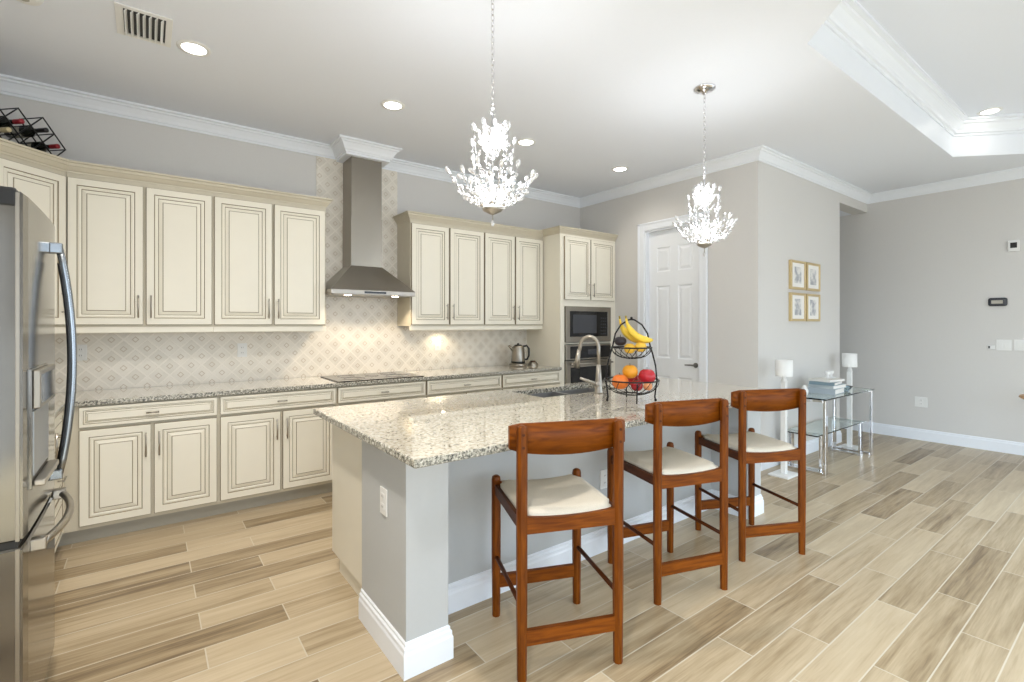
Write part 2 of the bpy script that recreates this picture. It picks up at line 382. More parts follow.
# crown: travel so the room is on the left: back wall going -x ... 
BX0, BX1, BYF = 1.43, 1.845, 4.40        # boxed soffit round the hood chimney
path = [(XF, YR), (XF, YP), (XD, YP), (XD, YB), (BX1, YB), (BX1, BYF), (BX0, BYF), (BX0, YB), (XL, YB), (XL, YR)]
struct(MB().sweep(path, crown(H)).build('trim_crown', M['trim']))
struct(MB().box(BX0, BX1, BYF, YB, 2.925, H).build('trim_soffit', M['trim']))
def base(hh=.135):
    return [(0, 0), (.016, 0), (.016, hh-.03), (.011, hh-.022), (.010, hh-.008), (.005, hh), (0, hh)]
struct(MB().sweep([(XF, -.4), (XF, YH)], base()).build('baseboard_right', M['trim']))
struct(MB().sweep([(XH, YP+.02), (XH, YP), (XD, YP), (XD, D0-.09)], base()).build('baseboard_hall', M['trim']))
struct(MB().sweep([(XD, D1+.09), (XD, 4.09)], base()).build('baseboard_pantry', M['trim']))
# backsplash + tile strip up to the crown
mb = MB(); mb.box(XL, 3.72, YB-.008, YB, .914, 1.36); mb.box(1.248, 2.041, YB-.008, YB, 1.36, 2.95)
o = mb.build('wall_backsplash', M['tile']); struct(o)

# pantry door (structure)
dr = bpy.data.objects.new('door_1', None); C.objects.link(dr); struct(dr); dr.location = (XD, D1, 0); dr.rotation_euler = (0, 0, -PI/2)
# local: x runs from D1 towards D0 (0..w), y: + goes into wall (world +x)
w = D1-D0
mb = MB()
cw = .088
prof_in = [(-cw, -.0), ]
for (x0, x1, z0, z1) in ((-cw, 0, 0, DZ+cw), (w, w+cw, 0, DZ+cw), (0, w, DZ, DZ+cw)):
    mb.box(x0, x1, -.018, 0, z0, z1, bev=.004)
for (x0, x1, z0, z1) in ((-cw, -cw+.022, 0, DZ+cw), (w+cw-.022, w+cw, 0, DZ+cw), (-cw, w+cw, DZ+cw-.022, DZ+cw)):
    mb.box(x0, x1, -.026, -.018, z0, z1, bev=.003)
mb.build('door_casing', M['trim'], dr)
mb = MB(); mb.box(0, .018, 0, .12, 0, DZ); mb.box(w-.018, w, 0, .12, 0, DZ); mb.box(.018, w-.018, 0, .12, DZ-.018, DZ); mb.build('door_jamb', M['trim'], dr)
def six_panel(mb, x0, x1, z0, z1, y):
    W_ = x1-x0; st = .105; mid = .10; pw = (W_-2*st-mid)/2
    rows = [(z0+.20, z0+.80), (z0+1.0, z0+1.82), (z0+1.98, z0+2.26)]
    xs = [x0+st, x0+st+pw+mid]
    # slab
    mb.box(x0, x1, y+.012, y+.035, z0, z1)
    cols = [x0, xs[0], xs[0]+pw, xs[1], xs[1]+pw, x1]
    mb.box(x0, xs[0], y, y+.012, z0, z1); mb.box(xs[1]+pw, x1, y, y+.012, z0, z1); mb.box(xs[0]+pw, xs[1], y, y+.012, z0, z1)
    zz = [z0]+[q for r in rows for q in r]+[z1]
    for xx in xs:
        for k in range(0, len(zz), 2): mb.box(xx, xx+pw, y, y+.012, zz[k], zz[k+1])
        for (a, b) in rows:
            R = [(0, 0), (.012, .010), (.022, .010), (.045, .003)]
            prev = None
            for ins, dy in R:
                cur = [mb.bm.verts.new(p) for p in ((xx+ins, y+dy, a+ins), (xx+pw-ins, y+dy, a+ins), (xx+pw-ins, y+dy, b-ins), (xx+ins, y+dy, b-ins))]
                if prev:
                    for q in range(4): mb.face([prev[q], prev[(q+1) % 4], cur[(q+1) % 4], cur[q]])
                prev = cur
            mb.face(prev)
mb = MB(); six_panel(mb, .02, w-.02, .01, DZ-.02, .055); slab = mb.build('door_slab', M['door'], dr)
mb = MB(); mb.lathe([(.027, 0), (.027, .008), (.012, .012), (.011, .045)], 16, M=Matrix.Translation((w-.085, .055, .955)) @ Matrix.Rotation(PI/2, 4, 'X'))
mb.tube([(w-.085, .012, .955), (w-.12, .008, .957), (w-.19, .012, .953)], [.010, .009, .007], 8); mb.build('door_handle', mat('dark_pewter', sr(120, 118, 114), .3, 1, noise=.03), slab)

# ------------------------------------------------------------ cabinets
def bar_pull(parent, x, y, z, L_=.14, vertical=True, name='handle'):
    mb = MB(); y0 = y-.028
    if vertical:
        mb.tube([(x, y0, z-L_/2), (x, y0, z+L_/2)], .0055, 8)
        for s in (-1, 1): mb.tube([(x, y0, z+s*(L_/2-.02)), (x, y, z+s*(L_/2-.02))], .004, 6)
    else:
        mb.tube([(x-L_/2, y0, z), (x+L_/2, y0, z)], .0055, 8)
        for s in (-1, 1): mb.tube([(x+s*(L_/2-.015), y0, z), (x+s*(L_/2-.015), y, z)], .004, 6)
    return mb.build(name, M['nickel'], parent)
CM = [M['cream'], M['glaze']]
CROWN_C = [(0, 0), (.006, 0), (.008, .012), (.014, .016), (.03, .040), (.036, .044), (.040, .060), (.052, .064), (.052, .075), (0, .075)]
def cab_crown(t, path, z, nm='crown_molding'):
    mb = MB(); mb.sweep(path, [(d, z+h) for d, h in CROWN_C]); mb.build(nm, M['frame'], t)
def door_part(t, x0, x1, z0, z1, y, hside, htop, hz=None, k=1.0, HL=.16):
    mb = MB(); mb.panel(x0, x1, z0, z1, y-.02, k); d = mb.build('door', CM, t)
    hx = x1-.028 if hside > 0 else x0+.028
    if hz is None: hz = z1-.13 if htop else z0+.13
    bar_pull(d, hx, y-.02, hz, HL)
    return d
def drawer_part(t, x0, x1, z0, z1, y):
    mb = MB(); mb.panel(x0, x1, z0, z1, y-.02, .42); d = mb.build('drawer', CM, t)
    bar_pull(d, (x0+x1)/2, y-.02, (z0+z1)/2, .07, False)
    return d
# wall cabinets, local x 0..w, y 0 = front of the box, box goes to +.31
UZ0, UZ1 = 1.345, 2.41
def wall_cab(label, x0, x1, endL, endR):
    t = thing('wall_cabinet', label, 'cabinet', (x0, 4.385, 0), 0, 'glazed cream wall cabinets')
    w = x1-x0
    mb = MB(); mb.box(0, w, 0, YB-.002-4.385 if not False else 0, UZ0+.03, UZ1); mb.build('body', M['frame'], t)
    mb = MB(); mb.box(0.0, w, -.004, .022, UZ0-.012, UZ0+.03, bev=.004); mb.build('light_rail', M['cream'], t)
    hw = w/2
    door_part(t, .008, hw-.008, UZ0+.045, UZ1-.035, 0, 1, False)
    door_part(t, hw+.008, w-.008, UZ0+.045, UZ1-.035, 0, -1, False)
    # crown travels right -> left (front on the left side of travel means -y) 
    p = []
    if endR: p.append((w, .30))
    p += [(w, 0), (0, 0)]
    if endL: p.append((0, .30))
    cab_crown(t, p[::-1] if False else p, UZ1-.005)
    return t
# sweep's offset is to the LEFT of travel; travelling -x the left is -y: outside. good.
wall_cab('cream two-door wall cabinet beside the corner cabinet, left of the countertop outlet', -.433, .405, False, False)
wall_cab('cream two-door wall cabinet immediately left of the range hood', .405, 1.245, False, True)
wall_cab('cream two-door wall cabinet immediately right of the range hood', 2.041, 2.890, True, False)
wall_cab('cream two-door wall cabinet between the hood-side cabinet and the oven tower', 2.890, 3.718, False, False)
# diagonal corner wall cabinet
t = thing('corner_wall_cabinet', 'angled cream corner wall cabinet above the refrigerator with wine rack on top', 'cabinet', (0, 0, 0))
A = (-.435, 4.385); B = (XL+.31, YB-.61)
mb = MB(); mb.prism([(XL+.002, YB-.002), (XL+.002, B[1]), B, A, (A[0], YB-.002)], UZ0+.03, UZ1); mb.build('body', M['frame'], t)
dv = Vector((A[0]-B[0], A[1]-B[1])); dl = dv.length; ang = math.atan2(dv.y, dv.x)
mb = MB(); mb.panel(.012, dl-.012, UZ0+.045, UZ1-.035, -.02, 1); d = mb.build('door', CM, t, loc=(B[0], B[1], 0), rot=(0, 0, ang))
bar_pull(d, dl-.04, -.02, UZ0+.19, .16)
mb = MB(); mb.box(0, dl, -.004, .022, UZ0-.012, UZ0+.03, bev=.004); mb.build('light_rail', M['cream'], t, loc=(B[0], B[1], 0), rot=(0, 0, ang))
cab_crown(t, [A, B, (XL+.01, B[1])], UZ1-.005)

# oven tower
t = thing('oven_tower_cabinet', 'tall cream cabinet tower holding the microwave and wall oven', 'cabinet', (3.72, 4.085, 0))
w = XD-3.72-.002; dp = YB-4.085-.002
TZ = 2.42
mb = MB(); mb.box(0, .02, 0, dp, 0, TZ); mb.box(w-.02, w, 0, dp, 0, TZ); mb.box(.02, w-.02, dp-.02, dp, .0, TZ)
mb.box(.02, w-.02, 0, dp-.02, TZ-.02, TZ); mb.box(.02, w-.02, .0, dp-.02, 1.60, 1.67); mb.box(.02, w-.02, 0, dp-.02, 1.165, 1.18); mb.box(.02, w-.02, 0, dp-.02, .43, .46)
mb.box(.02, w-.02, .07, dp-.02, 0, .10)
mb.build('body', M['cream'], t)
mb = MB()
for (a0, a1, b0, b1) in ((0, .065, .1, TZ), (w-.10, w, .1, TZ), (.065, w-.10, 1.60, 1.68), (.065, w-.10, TZ-.04, TZ), (.065, w-.10, .1, .13), (.065, w-.10, .44, .47)): mb.box(a0, a1, -.004, 0, b0, b1)
mb.build('face_frame', M['cream'], t)
mid = (.055+w-.035)/2
door_part(t, .055, mid-.005, 1.675, 2.39, -.004, 1, False, hz=1.675+.12, k=.85)
door_part(t, mid+.005, w-.035, 1.675, 2.39, -.004, -1, False, hz=1.675+.12, k=.85)
drawer_part(t, .055, w-.035, .12, .445, -.004)
cab_crown(t, [(w, 0), (0, 0), (0, dp)], TZ-.005)
# microwave
ax0, ax1 = .072, w-.108
t = thing('microwave', 'built-in stainless microwave with black glass door above the oven', 'microwave', (3.72, 4.085, 0))
mb = MB()
z0, z1 = 1.185, 1.598
mb.box(ax0+.02, ax1-.02, .002, .40, z0+.01, z1-.01); mb.build('body', M['black'], t)
mb = MB(); e = .055
for (a0, a1, b0, b1) in ((ax0, ax0+e, z0, z1), (ax1-e, ax1, z0, z1), (ax0+e, ax1-e, z0, z0+e+.01), (ax0+e, ax1-e, z1-e, z1)): mb.box(a0, a1, -.03, .001, b0, b1, bev=.003)
mb.build('trim_frame', M['steel'], t)
mb = MB(); mb.box(ax0+e, ax1-e-.14, -.024, .001, z0+e+.01, z1-e); mb.build('glass_door', M['blackglass'], t)
mb = MB(); mb.box(ax0+e+.05, ax1-e-.19, -.0255, -.024, z0+e+.05, z1-e-.04); mb.build('window', M['display'], t)
mb = MB(); mb.box(ax1-e-.138, ax1-e, -.024, .001, z0+e+.01, z1-e)
pn = mb.build('control_panel', M['blackglass'], t)
for r in range(6):
    for q in range(3): MB().box(ax1-e-.118+q*.036, ax1-e-.118+q*.036+.02, -.0255, -.024, z0+e+.035+r*.037, z0+e+.035+r*.037+.012).build('key', M['display'], pn)
# oven
t = thing('wall_oven', 'stainless wall oven with black glass door under the microwave', 'oven', (3.72, 4.085, 0))
z0, z1 = .472, 1.16
mb = MB(); mb.box(ax0+.02, ax1-.02, .002, .5, z0+.01, z1-.005); mb.build('body', M['black'], t)
mb = MB(); mb.box(ax0, ax1, -.03, .001, .985, z1, bev=.003); cp = mb.build('control_fascia', M['steel'], t)
mb = MB(); mb.box(ax0+.06, ax1-.012, -.033, -.03, 1.0, z1-.02); mb.build('control_panel', M['blackglass'], cp)
mb = MB(); mb.box(ax0+.34, ax1-.25, -.0345, -.033, 1.04, z1-.06); mb.build('display', M['display'], cp)
mb = MB(); mb.box(ax0, ax1, -.036, .001, z0, .975, bev=.003); dd = mb.build('door', M['steel'], t)
mb = MB(); mb.box(ax0+.06, ax1-.03, -.039, -.036, z0+.06, .90); mb.build('window', M['blackglass'], dd)
mb = MB(); mb.tube([(ax0+.03, -.085, .94), (ax1-.03, -.085, .94)], .012, 10)
for x in (ax0+.07, ax1-.07): mb.tube([(x, -.085, .94), (x, -.036, .94)], .008, 8)
mb.build('handle', M['steel'], dd)

# base cabinets
def base_cab(label, x0, x1, doors=True):
    t = thing('base_cabinet', label, 'cabinet', (x0, 4.085, 0), 0, 'glazed cream base cabinets'); w = x1-x0
    mb = MB(); mb.box(0, w, 0, YB-4.087, .10, .882); mb.build('body', M['frame'], t)
    mb = MB(); mb.box(0, w, .075, .09, 0, .10); mb.build('toe_kick', M['toe'], t)
    drawer_part(t, .01, w-.01, .745, .872, 0)
    door_part(t, .01, w/2-.008, .125, .728, 0, 1, True)
    door_part(t, w/2+.008, w-.01, .125, .728, 0, -1, True)
    return t
base_cab('cream base cabinet nearest the refrigerator with two doors under one drawer', -.352, .411)
base_cab('cream base cabinet with two doors under one drawer, left of the cooktop cabinet', .411, 1.245)
base_cab('cream base cabinet directly under the black cooktop', 1.245, 2.052)
base_cab('cream base cabinet right of the cooktop, only its drawer seen over the island', 2.052, 2.906)
base_cab('cream base cabinet under the kettle next to the oven tower', 2.906, 3.718)
# corner base run along left wall
t = thing('corner_base_cabinet', 'cream corner base cabinet partly hidden behind the refrigerator', 'cabinet', (0, 0, 0))
mb = MB(); mb.prism([(XL+.002, YB-.002), (XL+.002, 2.80), (-.43, 2.80), (-.43, 4.085), (-.352, 4.085), (-.352, YB-.002)], .10, .882); mb.build('body', M['frame'], t)
mb = MB(); mb.sweep([(-.352, 4.16), (-.505, 4.16), (-.505, 2.81)], [(0, 0), (-.01, 0), (-.01, .1), (0, .1)]); mb.build('toe_kick', M['toe'], t)
for k in range(3):
    mb = MB(); hh = [(.125, .37), (.385, .61), (.625, .872)][k]; mb.panel(0, .44, hh[0], hh[1], 0, .6)
    d = mb.build('drawer', CM, t, loc=(-.41, 3.60, 0), rot=(0, 0, PI/2)); bar_pull(d, .22, 0, (hh[0]+hh[1])/2, .1, False)
mb = MB(); mb.panel(0, .70, .125, .872, 0, 1); d = mb.build('door', CM, t, loc=(-.41, 2.86, 0), rot=(0, 0, PI/2)); bar_pull(d, .64, 0, .75, .14)

# worktop
t = thing('granite_countertop', 'speckled granite countertop on the back wall base cabinets', 'countertop', (0, 0, 0))
def slab_part(poly, z0, z1, parent, name='slab', hole=None):
    """granite slab with eased edge; the sides carry the darker speckled edge"""
    mb = MB(); n = len(poly)
    def ring(off, z): 
        P = [Vector(p) for p in poly]; r = []
        for i in range(n):
            d1 = (P[i]-P[i-1]).normalized(); d2 = (P[(i+1) % n]-P[i]).normalized()
            n1 = Vector((-d1.y, d1.x)); n2 = Vector((-d2.y, d2.x)); m = (n1+n2).normalized(); m = m/m.dot(n1)
            r.append((P[i].x+m.x*off, P[i].y+m.y*off, z))
        return r
    rings = [ring(.004, z0), ring(0, z0+.004), ring(0, z1-.004), ring(.004, z1)]
    R = [[mb.bm.verts.new(p) for p in r] for r in rings]
    for a, b in zip(R, R[1:]):
        for i in range(n): mb.face([a[i], a[(i+1) % n], b[(i+1) % n], b[i]], 1)
    if hole:
        from mathutils.geometry import tessellate_polygon
        hv = {}
        for z, r, in ((z0, R[0]), (z1, R[-1])):
            h = [mb.bm.verts.new((x, y, z)) for x, y in hole]; hv[z] = h
            allv = r+h
            for tr in tessellate_polygon([[Vector((v.co.x, v.co.y, 0)) for v in r], [Vector((v.co.x, v.co.y, 0)) for v in h]]): mb.face([allv[i] for i in tr], 0)
        m = len(hole)
        for i in range(m): mb.face([hv[z0][i], hv[z0][(i+1) % m], hv[z1][(i+1) % m], hv[z1][i]], 1)
    else: mb.face(R[0][::-1], 0); mb.face(R[-1], 0)
    return mb.build(name, [M['granite'], M['granite_edge']], parent)
slab_part([(XL+.003, 2.80), (-.40, 2.80), (-.40, 4.05), (3.716, 4.05), (3.716, YB-.01), (XL+.003, YB-.01)], .882, .914, t)
# cooktop
t = thing('cooktop', 'flat black glass cooktop set in the granite below the hood', 'cooktop', (1.645, 4.33, .914))
mb = MB(); mb.box(-.385, .385, -.265, .265, .0005, .008, bev=.002); mb.build('glass_top', M['blackglass'], t)
mb = MB()
for x, y, r in ((-.2, -.1, .09), (-.2, .12, .075), (.2, -.1, .105), (.2, .12, .075), (0, .02, .06)):
    mb.tube([(x+r*math.cos(k*PI/16), y+r*math.sin(k*PI/16), .0082) for k in range(32)], .0012, 4, closed=True)
mb.build('burner_ring', M['display'], t)

# range hood
t = thing('range_hood', 'stainless steel chimney range hood above the cooktop', 'range hood', (1.635, YB-.01, 0))
w2, dF = .388, .455
zb, zm, zt = 1.655, 1.695, 1.93
cx, cy0 = .147, .245
mb = MB()
def rc(x, yf, z, yb=0): return [(-x, yb, z), (-x, -yf, z), (x, -yf, z), (x, yb, z)]
mb.loft([rc(w2, dF, zm), rc(cx, cy0, zt)], cap=False, smooth=False); mb.build('canopy', M['steel'], t)
mb = MB(); mb.box(-w2, w2, -dF, 0, zb, zm, bev=.003); bd = mb.build('control_band', mat('satin_band_steel', sr(176, 170, 162), .42, 1, noise=.04), t)
mb = MB(); mb.box(-.10, .10, -dF-.002, -dF, zb+.012, zb+.030); mb.build('button_panel', M['blackglass'], bd)
mb = MB(); mb.box(-.36, .36, -dF+.03, -.03, zb-.003, zb); mb.build('filter', M['nickel'], bd)
mb = MB(); mb.box(-cx, cx, -cy0, 0, zt, 2.38); mb.box(-cx+.004, cx-.004, -cy0+.004, 0, 2.38, 2.925); mb.build('chimney', M['steel'], t)
for x in (-.22, .22):
    mb = MB(); mb.lathe([(.028, -.006), (.03, 0)], 16, c=(x, -dF+.08, zb-.001)); hl = mb.build('hood_lamp', emis('hood_lamp_glow', (1, .85, .62, 1), 20), t)
    l = bpy.data.lights.new('hood_light', 'SPOT'); l.energy = 9; l.color = (1, .82, .6); l.spot_size = 2.3; l.spot_blend = .5; l.shadow_soft_size = .03
    lo = bpy.data.objects.new('hood_light', l); C.objects.link(lo); lo.parent = t; lo.location = (x, -dF+.08, zb-.02)

# ------------------------------------------------------------ outlets
def outlet(name, label, cat, loc, rz, w=.072, h=.115, kind='outlet', gang=1):
    t = thing(name, label, cat, loc, rz)
    mb = MB(); mb.box(-w/2, w/2, -.006, 0, -h/2, h/2, bev=.002); pl = mb.build('plate', M['white'], t)
    mb = MB()
    if kind == 'outlet':
        for s in (-1, 1): mb.box(-.016, .016, -.009, -.006, s*.022-.014, s*.022+.014, bev=.002)
        mb.build('socket', M['white'], t)
        mb = MB()
        for s in (-1, 1):
            for q in (-1, 1): mb.box(q*.006-.001, q*.006+.001, -.0095, -.009, s*.022-.004, s*.022+.006)
        mb.build('slots', M['display'], t)
    else:
        for g in range(gang):
            x = (g-(gang-1)/2)*.046
            mb.box(x-.017, x+.017, -.010, -.006, -.034, .034, bev=.002)
        mb.build('rocker', M['white'], t)
    return t
outlet('wall_outlet', 'white outlet on the backsplash below the cabinet left of the hood', 'outlet', (.645, YB-.0085, 1.175), 0)
outlet('wall_outlet', 'white outlet on the backsplash beside the refrigerator handle', 'outlet', (-.385, YB-.0085, 1.19), 0)
outlet('wall_outlet', 'white outlet lit by the under-cabinet lamp right of the hood', 'outlet', (2.50, YB-.0085, 1.17), 0)
outlet('wall_outlet', 'white outlet low on the far right grey wall above the baseboard', 'outlet', (XF, 1.772, .458), -PI/2, h=.12, w=.12)
outlet('light_switch', 'white double wall switch on the right wall, left of the frame-edge switch', 'switch', (XF, 1.061, 1.168), -PI/2, w=.118, h=.118, kind='switch', gang=2)
outlet('light_switch', 'white wall switch nearest the right edge of the photo', 'switch', (XF, .925, 1.172), -PI/2, w=.118, h=.118, kind='switch', gang=2)
t = thing('door_chime_sensor', 'tiny grey sensor on the wall just left of the double switch', 'sensor', (XF, 1.16, 1.14), -PI/2)
MB().box(-.03, .03, -.012, 0, -.022, .022, bev=.004).build('case', M['white'], t); MB().box(-.024, -.010, -.0135, -.012, -.014, .014).build('lens', M['display'], t)
t = thing('thermostat', 'small white thermostat with black screen high on the right wall', 'thermostat', (XF, .985, 2.234), -PI/2)
MB().box(-.045, .045, -.022, 0, -.06, .06, bev=.006).build('case', M['white'], t)
MB().box(-.026, .026, -.0235, -.022, -.022, .035).build('screen', M['black'], t)
t = thing('wall_control_panel', 'dark grey oval control panel on the right wall below the thermostat', 'control panel', (XF, 1.108, 1.637), -PI/2)
mb = MB(); mb.box(-.075, .075, -.02, 0, -.045, .045, bev=.018); mb.build('case', M['display'], t)
MB().box(-.05, .04, -.0215, -.02, -.018, .018).build('screen', M['toe'], t)

# ------------------------------------------------------------ island
t = thing('kitchen_island', 'grey kitchen island base with white baseboard and cream cabinet end', 'kitchen island', (0, 0, 0))
IX0, IX1 = .82, 3.64; PF, KW, PBk = 1.80, 2.08, 2.295; PWd = .19
def ring_wall(z1): return [(IX0, PBk), (IX0, PF), (IX0+PWd, PF), (IX0+PWd, KW), (IX1-PWd, KW), (IX1-PWd, PF), (IX1, PF), (IX1, PBk)]
mb = MB(); mb.prism(ring_wall(0), 0, .882); mb.build('knee_wall', mat('island_wall_paint_shaded', sr(190, 192, 192), .7, noise=.02, nscale=60), t)  # paint darkened to put the shade under the counter into its colour
path = ring_wall(0)
mb = MB(); mb.sweep(path, [(-d, z) for d, z in [(0, 0), (.016, 0), (.016, .09), (.012, .10), (.012, .115), (.006, .122), (.006, .132), (0, .138)]][::1]); bbd = mb.build('baseboard', M['trim'], t)
mb = MB(); mb.sweep([(IX0, PBk), (IX0, PF), (IX0+PWd, PF), (IX0+PWd, KW)], [(0, .85), (.0, .882), (-.014, .882), (-.014, .870), (-.004, .85)]); mb.build('top_trim', M['trim'], t)
mb = MB(); mb.box(IX0+.03, IX0+.05, PBk, 2.86, .10, .882); mb.box(IX1-.05, IX1-.03, PBk, 2.86, .10, .882); mb.box(IX0+.05, IX1-.05, 2.845, 2.86, .10, .882); mb.box(IX0+.05, IX1-.05, PBk, 2.845, .10, .12); mb.build('cabinet_body', M['cream'], t)
mb = MB(); mb.box(IX0+.05, IX1-.05, PBk, 2.79, 0, .10); mb.build('toe_kick', M['cream'], t)
nd = 6; dw = (IX1-IX0-.08)/nd
for k in range(nd):
    mb = MB(); mb.panel(0, dw-.012, .12, .87, 0, 1); d = mb.build('cabinet_door', CM, t, loc=(IX1-.046-k*dw, 2.88, 0), rot=(0, 0, PI))
    bar_pull(d, .03 if k % 2 else dw-.042, 0, .72, .14)
outlet('wall_outlet', 'white outlet on the end of the island nearest the camera', 'outlet', (IX0, 2.02, .632), -PI/2).rotation_euler = (0, 0, -PI/2)
outlet('wall_outlet', 'white outlet on the island wall behind the first bar stool', 'outlet', (2.26, KW, .44), 0)
t = thing('island_countertop', 'long speckled granite island countertop with sink cutout', 'countertop', (0, 0, 0))
SX0, SX1, SY0, SY1 = 2.07, 2.84, 2.43, 2.78
slab_part([(.755, 1.587), (3.70, 1.587), (3.70, 2.895), (.755, 2.895)], .884, .916, t, hole=[(SX0, SY0), (SX1, SY0), (SX1, SY1), (SX0, SY1)])
t = thing('kitchen_sink', 'stainless undermount double sink in the island', 'sink', (0, 0, 0))
mb = MB()
def bowl(x0, x1, y0, y1, zt_, zb_):
    r = lambda i, z: [(x0+i, y0+i, z), (x1-i, y0+i, z), (x1-i, y1-i, z), (x0+i, y1-i, z)]
    R = [[mb.bm.verts.new(p) for p in q] for q in (r(-.012, zt_), r(0, zt_), r(.006, zb_+.02), r(.02, zb_))]
    for a, b in zip(R, R[1:]):
        for i in range(4): mb.face([a[i], a[(i+1) % 4], b[(i+1) % 4], b[i]])
    mb.face(R[-1])
xm = SX0+.40
bowl(SX0+.001, xm-.012, SY0+.001, SY1-.001, .8835, .70); bowl(xm+.012, SX1-.001, SY0+.001, SY1-.001, .8835, .72); mb.box(xm-.012, xm+.012, SY0+.001, SY1-.001, .82, .882)
mb.build('basin', mat('satin_sink_steel', sr(150, 150, 150), .4, .8, noise=.03), t, norm=False)
MB().lathe([(.04, 0), (.04, .004), (.02, .002)], 16, c=(2.27, 2.6, .7)).build('drain', M['chrome'], t)
# faucet
t = thing('faucet', 'brushed nickel gooseneck pull-down faucet on the island', 'faucet', (2.505, 2.355, .916), math.radians(28))
mb = MB(); mb.lathe([(.030, 0), (.030, .01), (.026, .02), (.024, .06), (.020, .12), (.0145, .20)], 16); mb.build('base', M['nickel'], t)
pts = [(0, 0, .19), (0, 0, .30)]; R_ = .066
for k in range(0, 11): a = PI*k/10; pts.append((0, R_-R_*math.cos(a), .32+R_*math.sin(a)*1.1))
pts.append((0, 2*R_+.012, .27))
MB().tube(pts, .0125, 12).build('spout', M['nickel'], t)
MB().tube([(0, 2*R_+.008, .30), (0, 2*R_+.018, .24), (0, 2*R_+.026, .17)], [.0145, .018, .022], 12).build('spray_head', M['nickel'], t)
mb = MB(); mb.sphere((-.03, 0, .065), .02, 12); mb.tube([(-.03, 0, .065), (-.055, .045, .085), (-.10, .10, .11)], [.013, .010, .009], 8); mb.build('lever', M['nickel'], t)

# kettle
t = thing('electric_kettle', 'stainless electric kettle with black handle on the back counter', 'kettle', (3.40, 4.44, .914), math.radians(-30))
MB().lathe([(.10, 0), (.102, .02), (.09, .035)], 24).build('base', M['steel'], t)
MB().lathe([(.078, .036), (.080, .05), (.076, .12), (.068, .20), (.064, .225), (.05, .235), (.0, .238)], 24, cap=False).build('body', M['steel'], t)
mb = MB(); mb.lathe([(.079, .0365), (.0815, .05), (.079, .06)], 24, cap=False); mb.build('bottom_ring', M['black'], t)
mb = MB(); mb.lathe([(.045, .235), (.042, .245), (.012, .248), (.012, .262), (.0, .265)], 16, cap=False); mb.build('lid', M['black'], t)
MB().tube([(.055, 0, .225), (.10, 0, .235), (.125, 0, .20), (.125, 0, .12), (.105, 0, .08), (.078, 0, .075)], .011, 8).build('handle', M['black'], t)
MB().tube([(-.055, 0, .18), (-.085, 0, .215), (-.11, 0, .235)], [.02, .015, .011], 10).build('spout', M['steel'], t)
t = thing('kettle_dial_base', 'small round chrome and brown warming base right of the kettle', 'appliance base', (3.60, 4.42, .914))
MB().lathe([(.06, 0), (.062, .015), (.05, .03), (.04, .045), (.0, .047)], 20, cap=False).build('dial', M['steel'], t)
MB().lathe([(.03, .0455), (.03, .055), (0, .056)], 16, cap=False).build('cap', M['teak_d'], t)

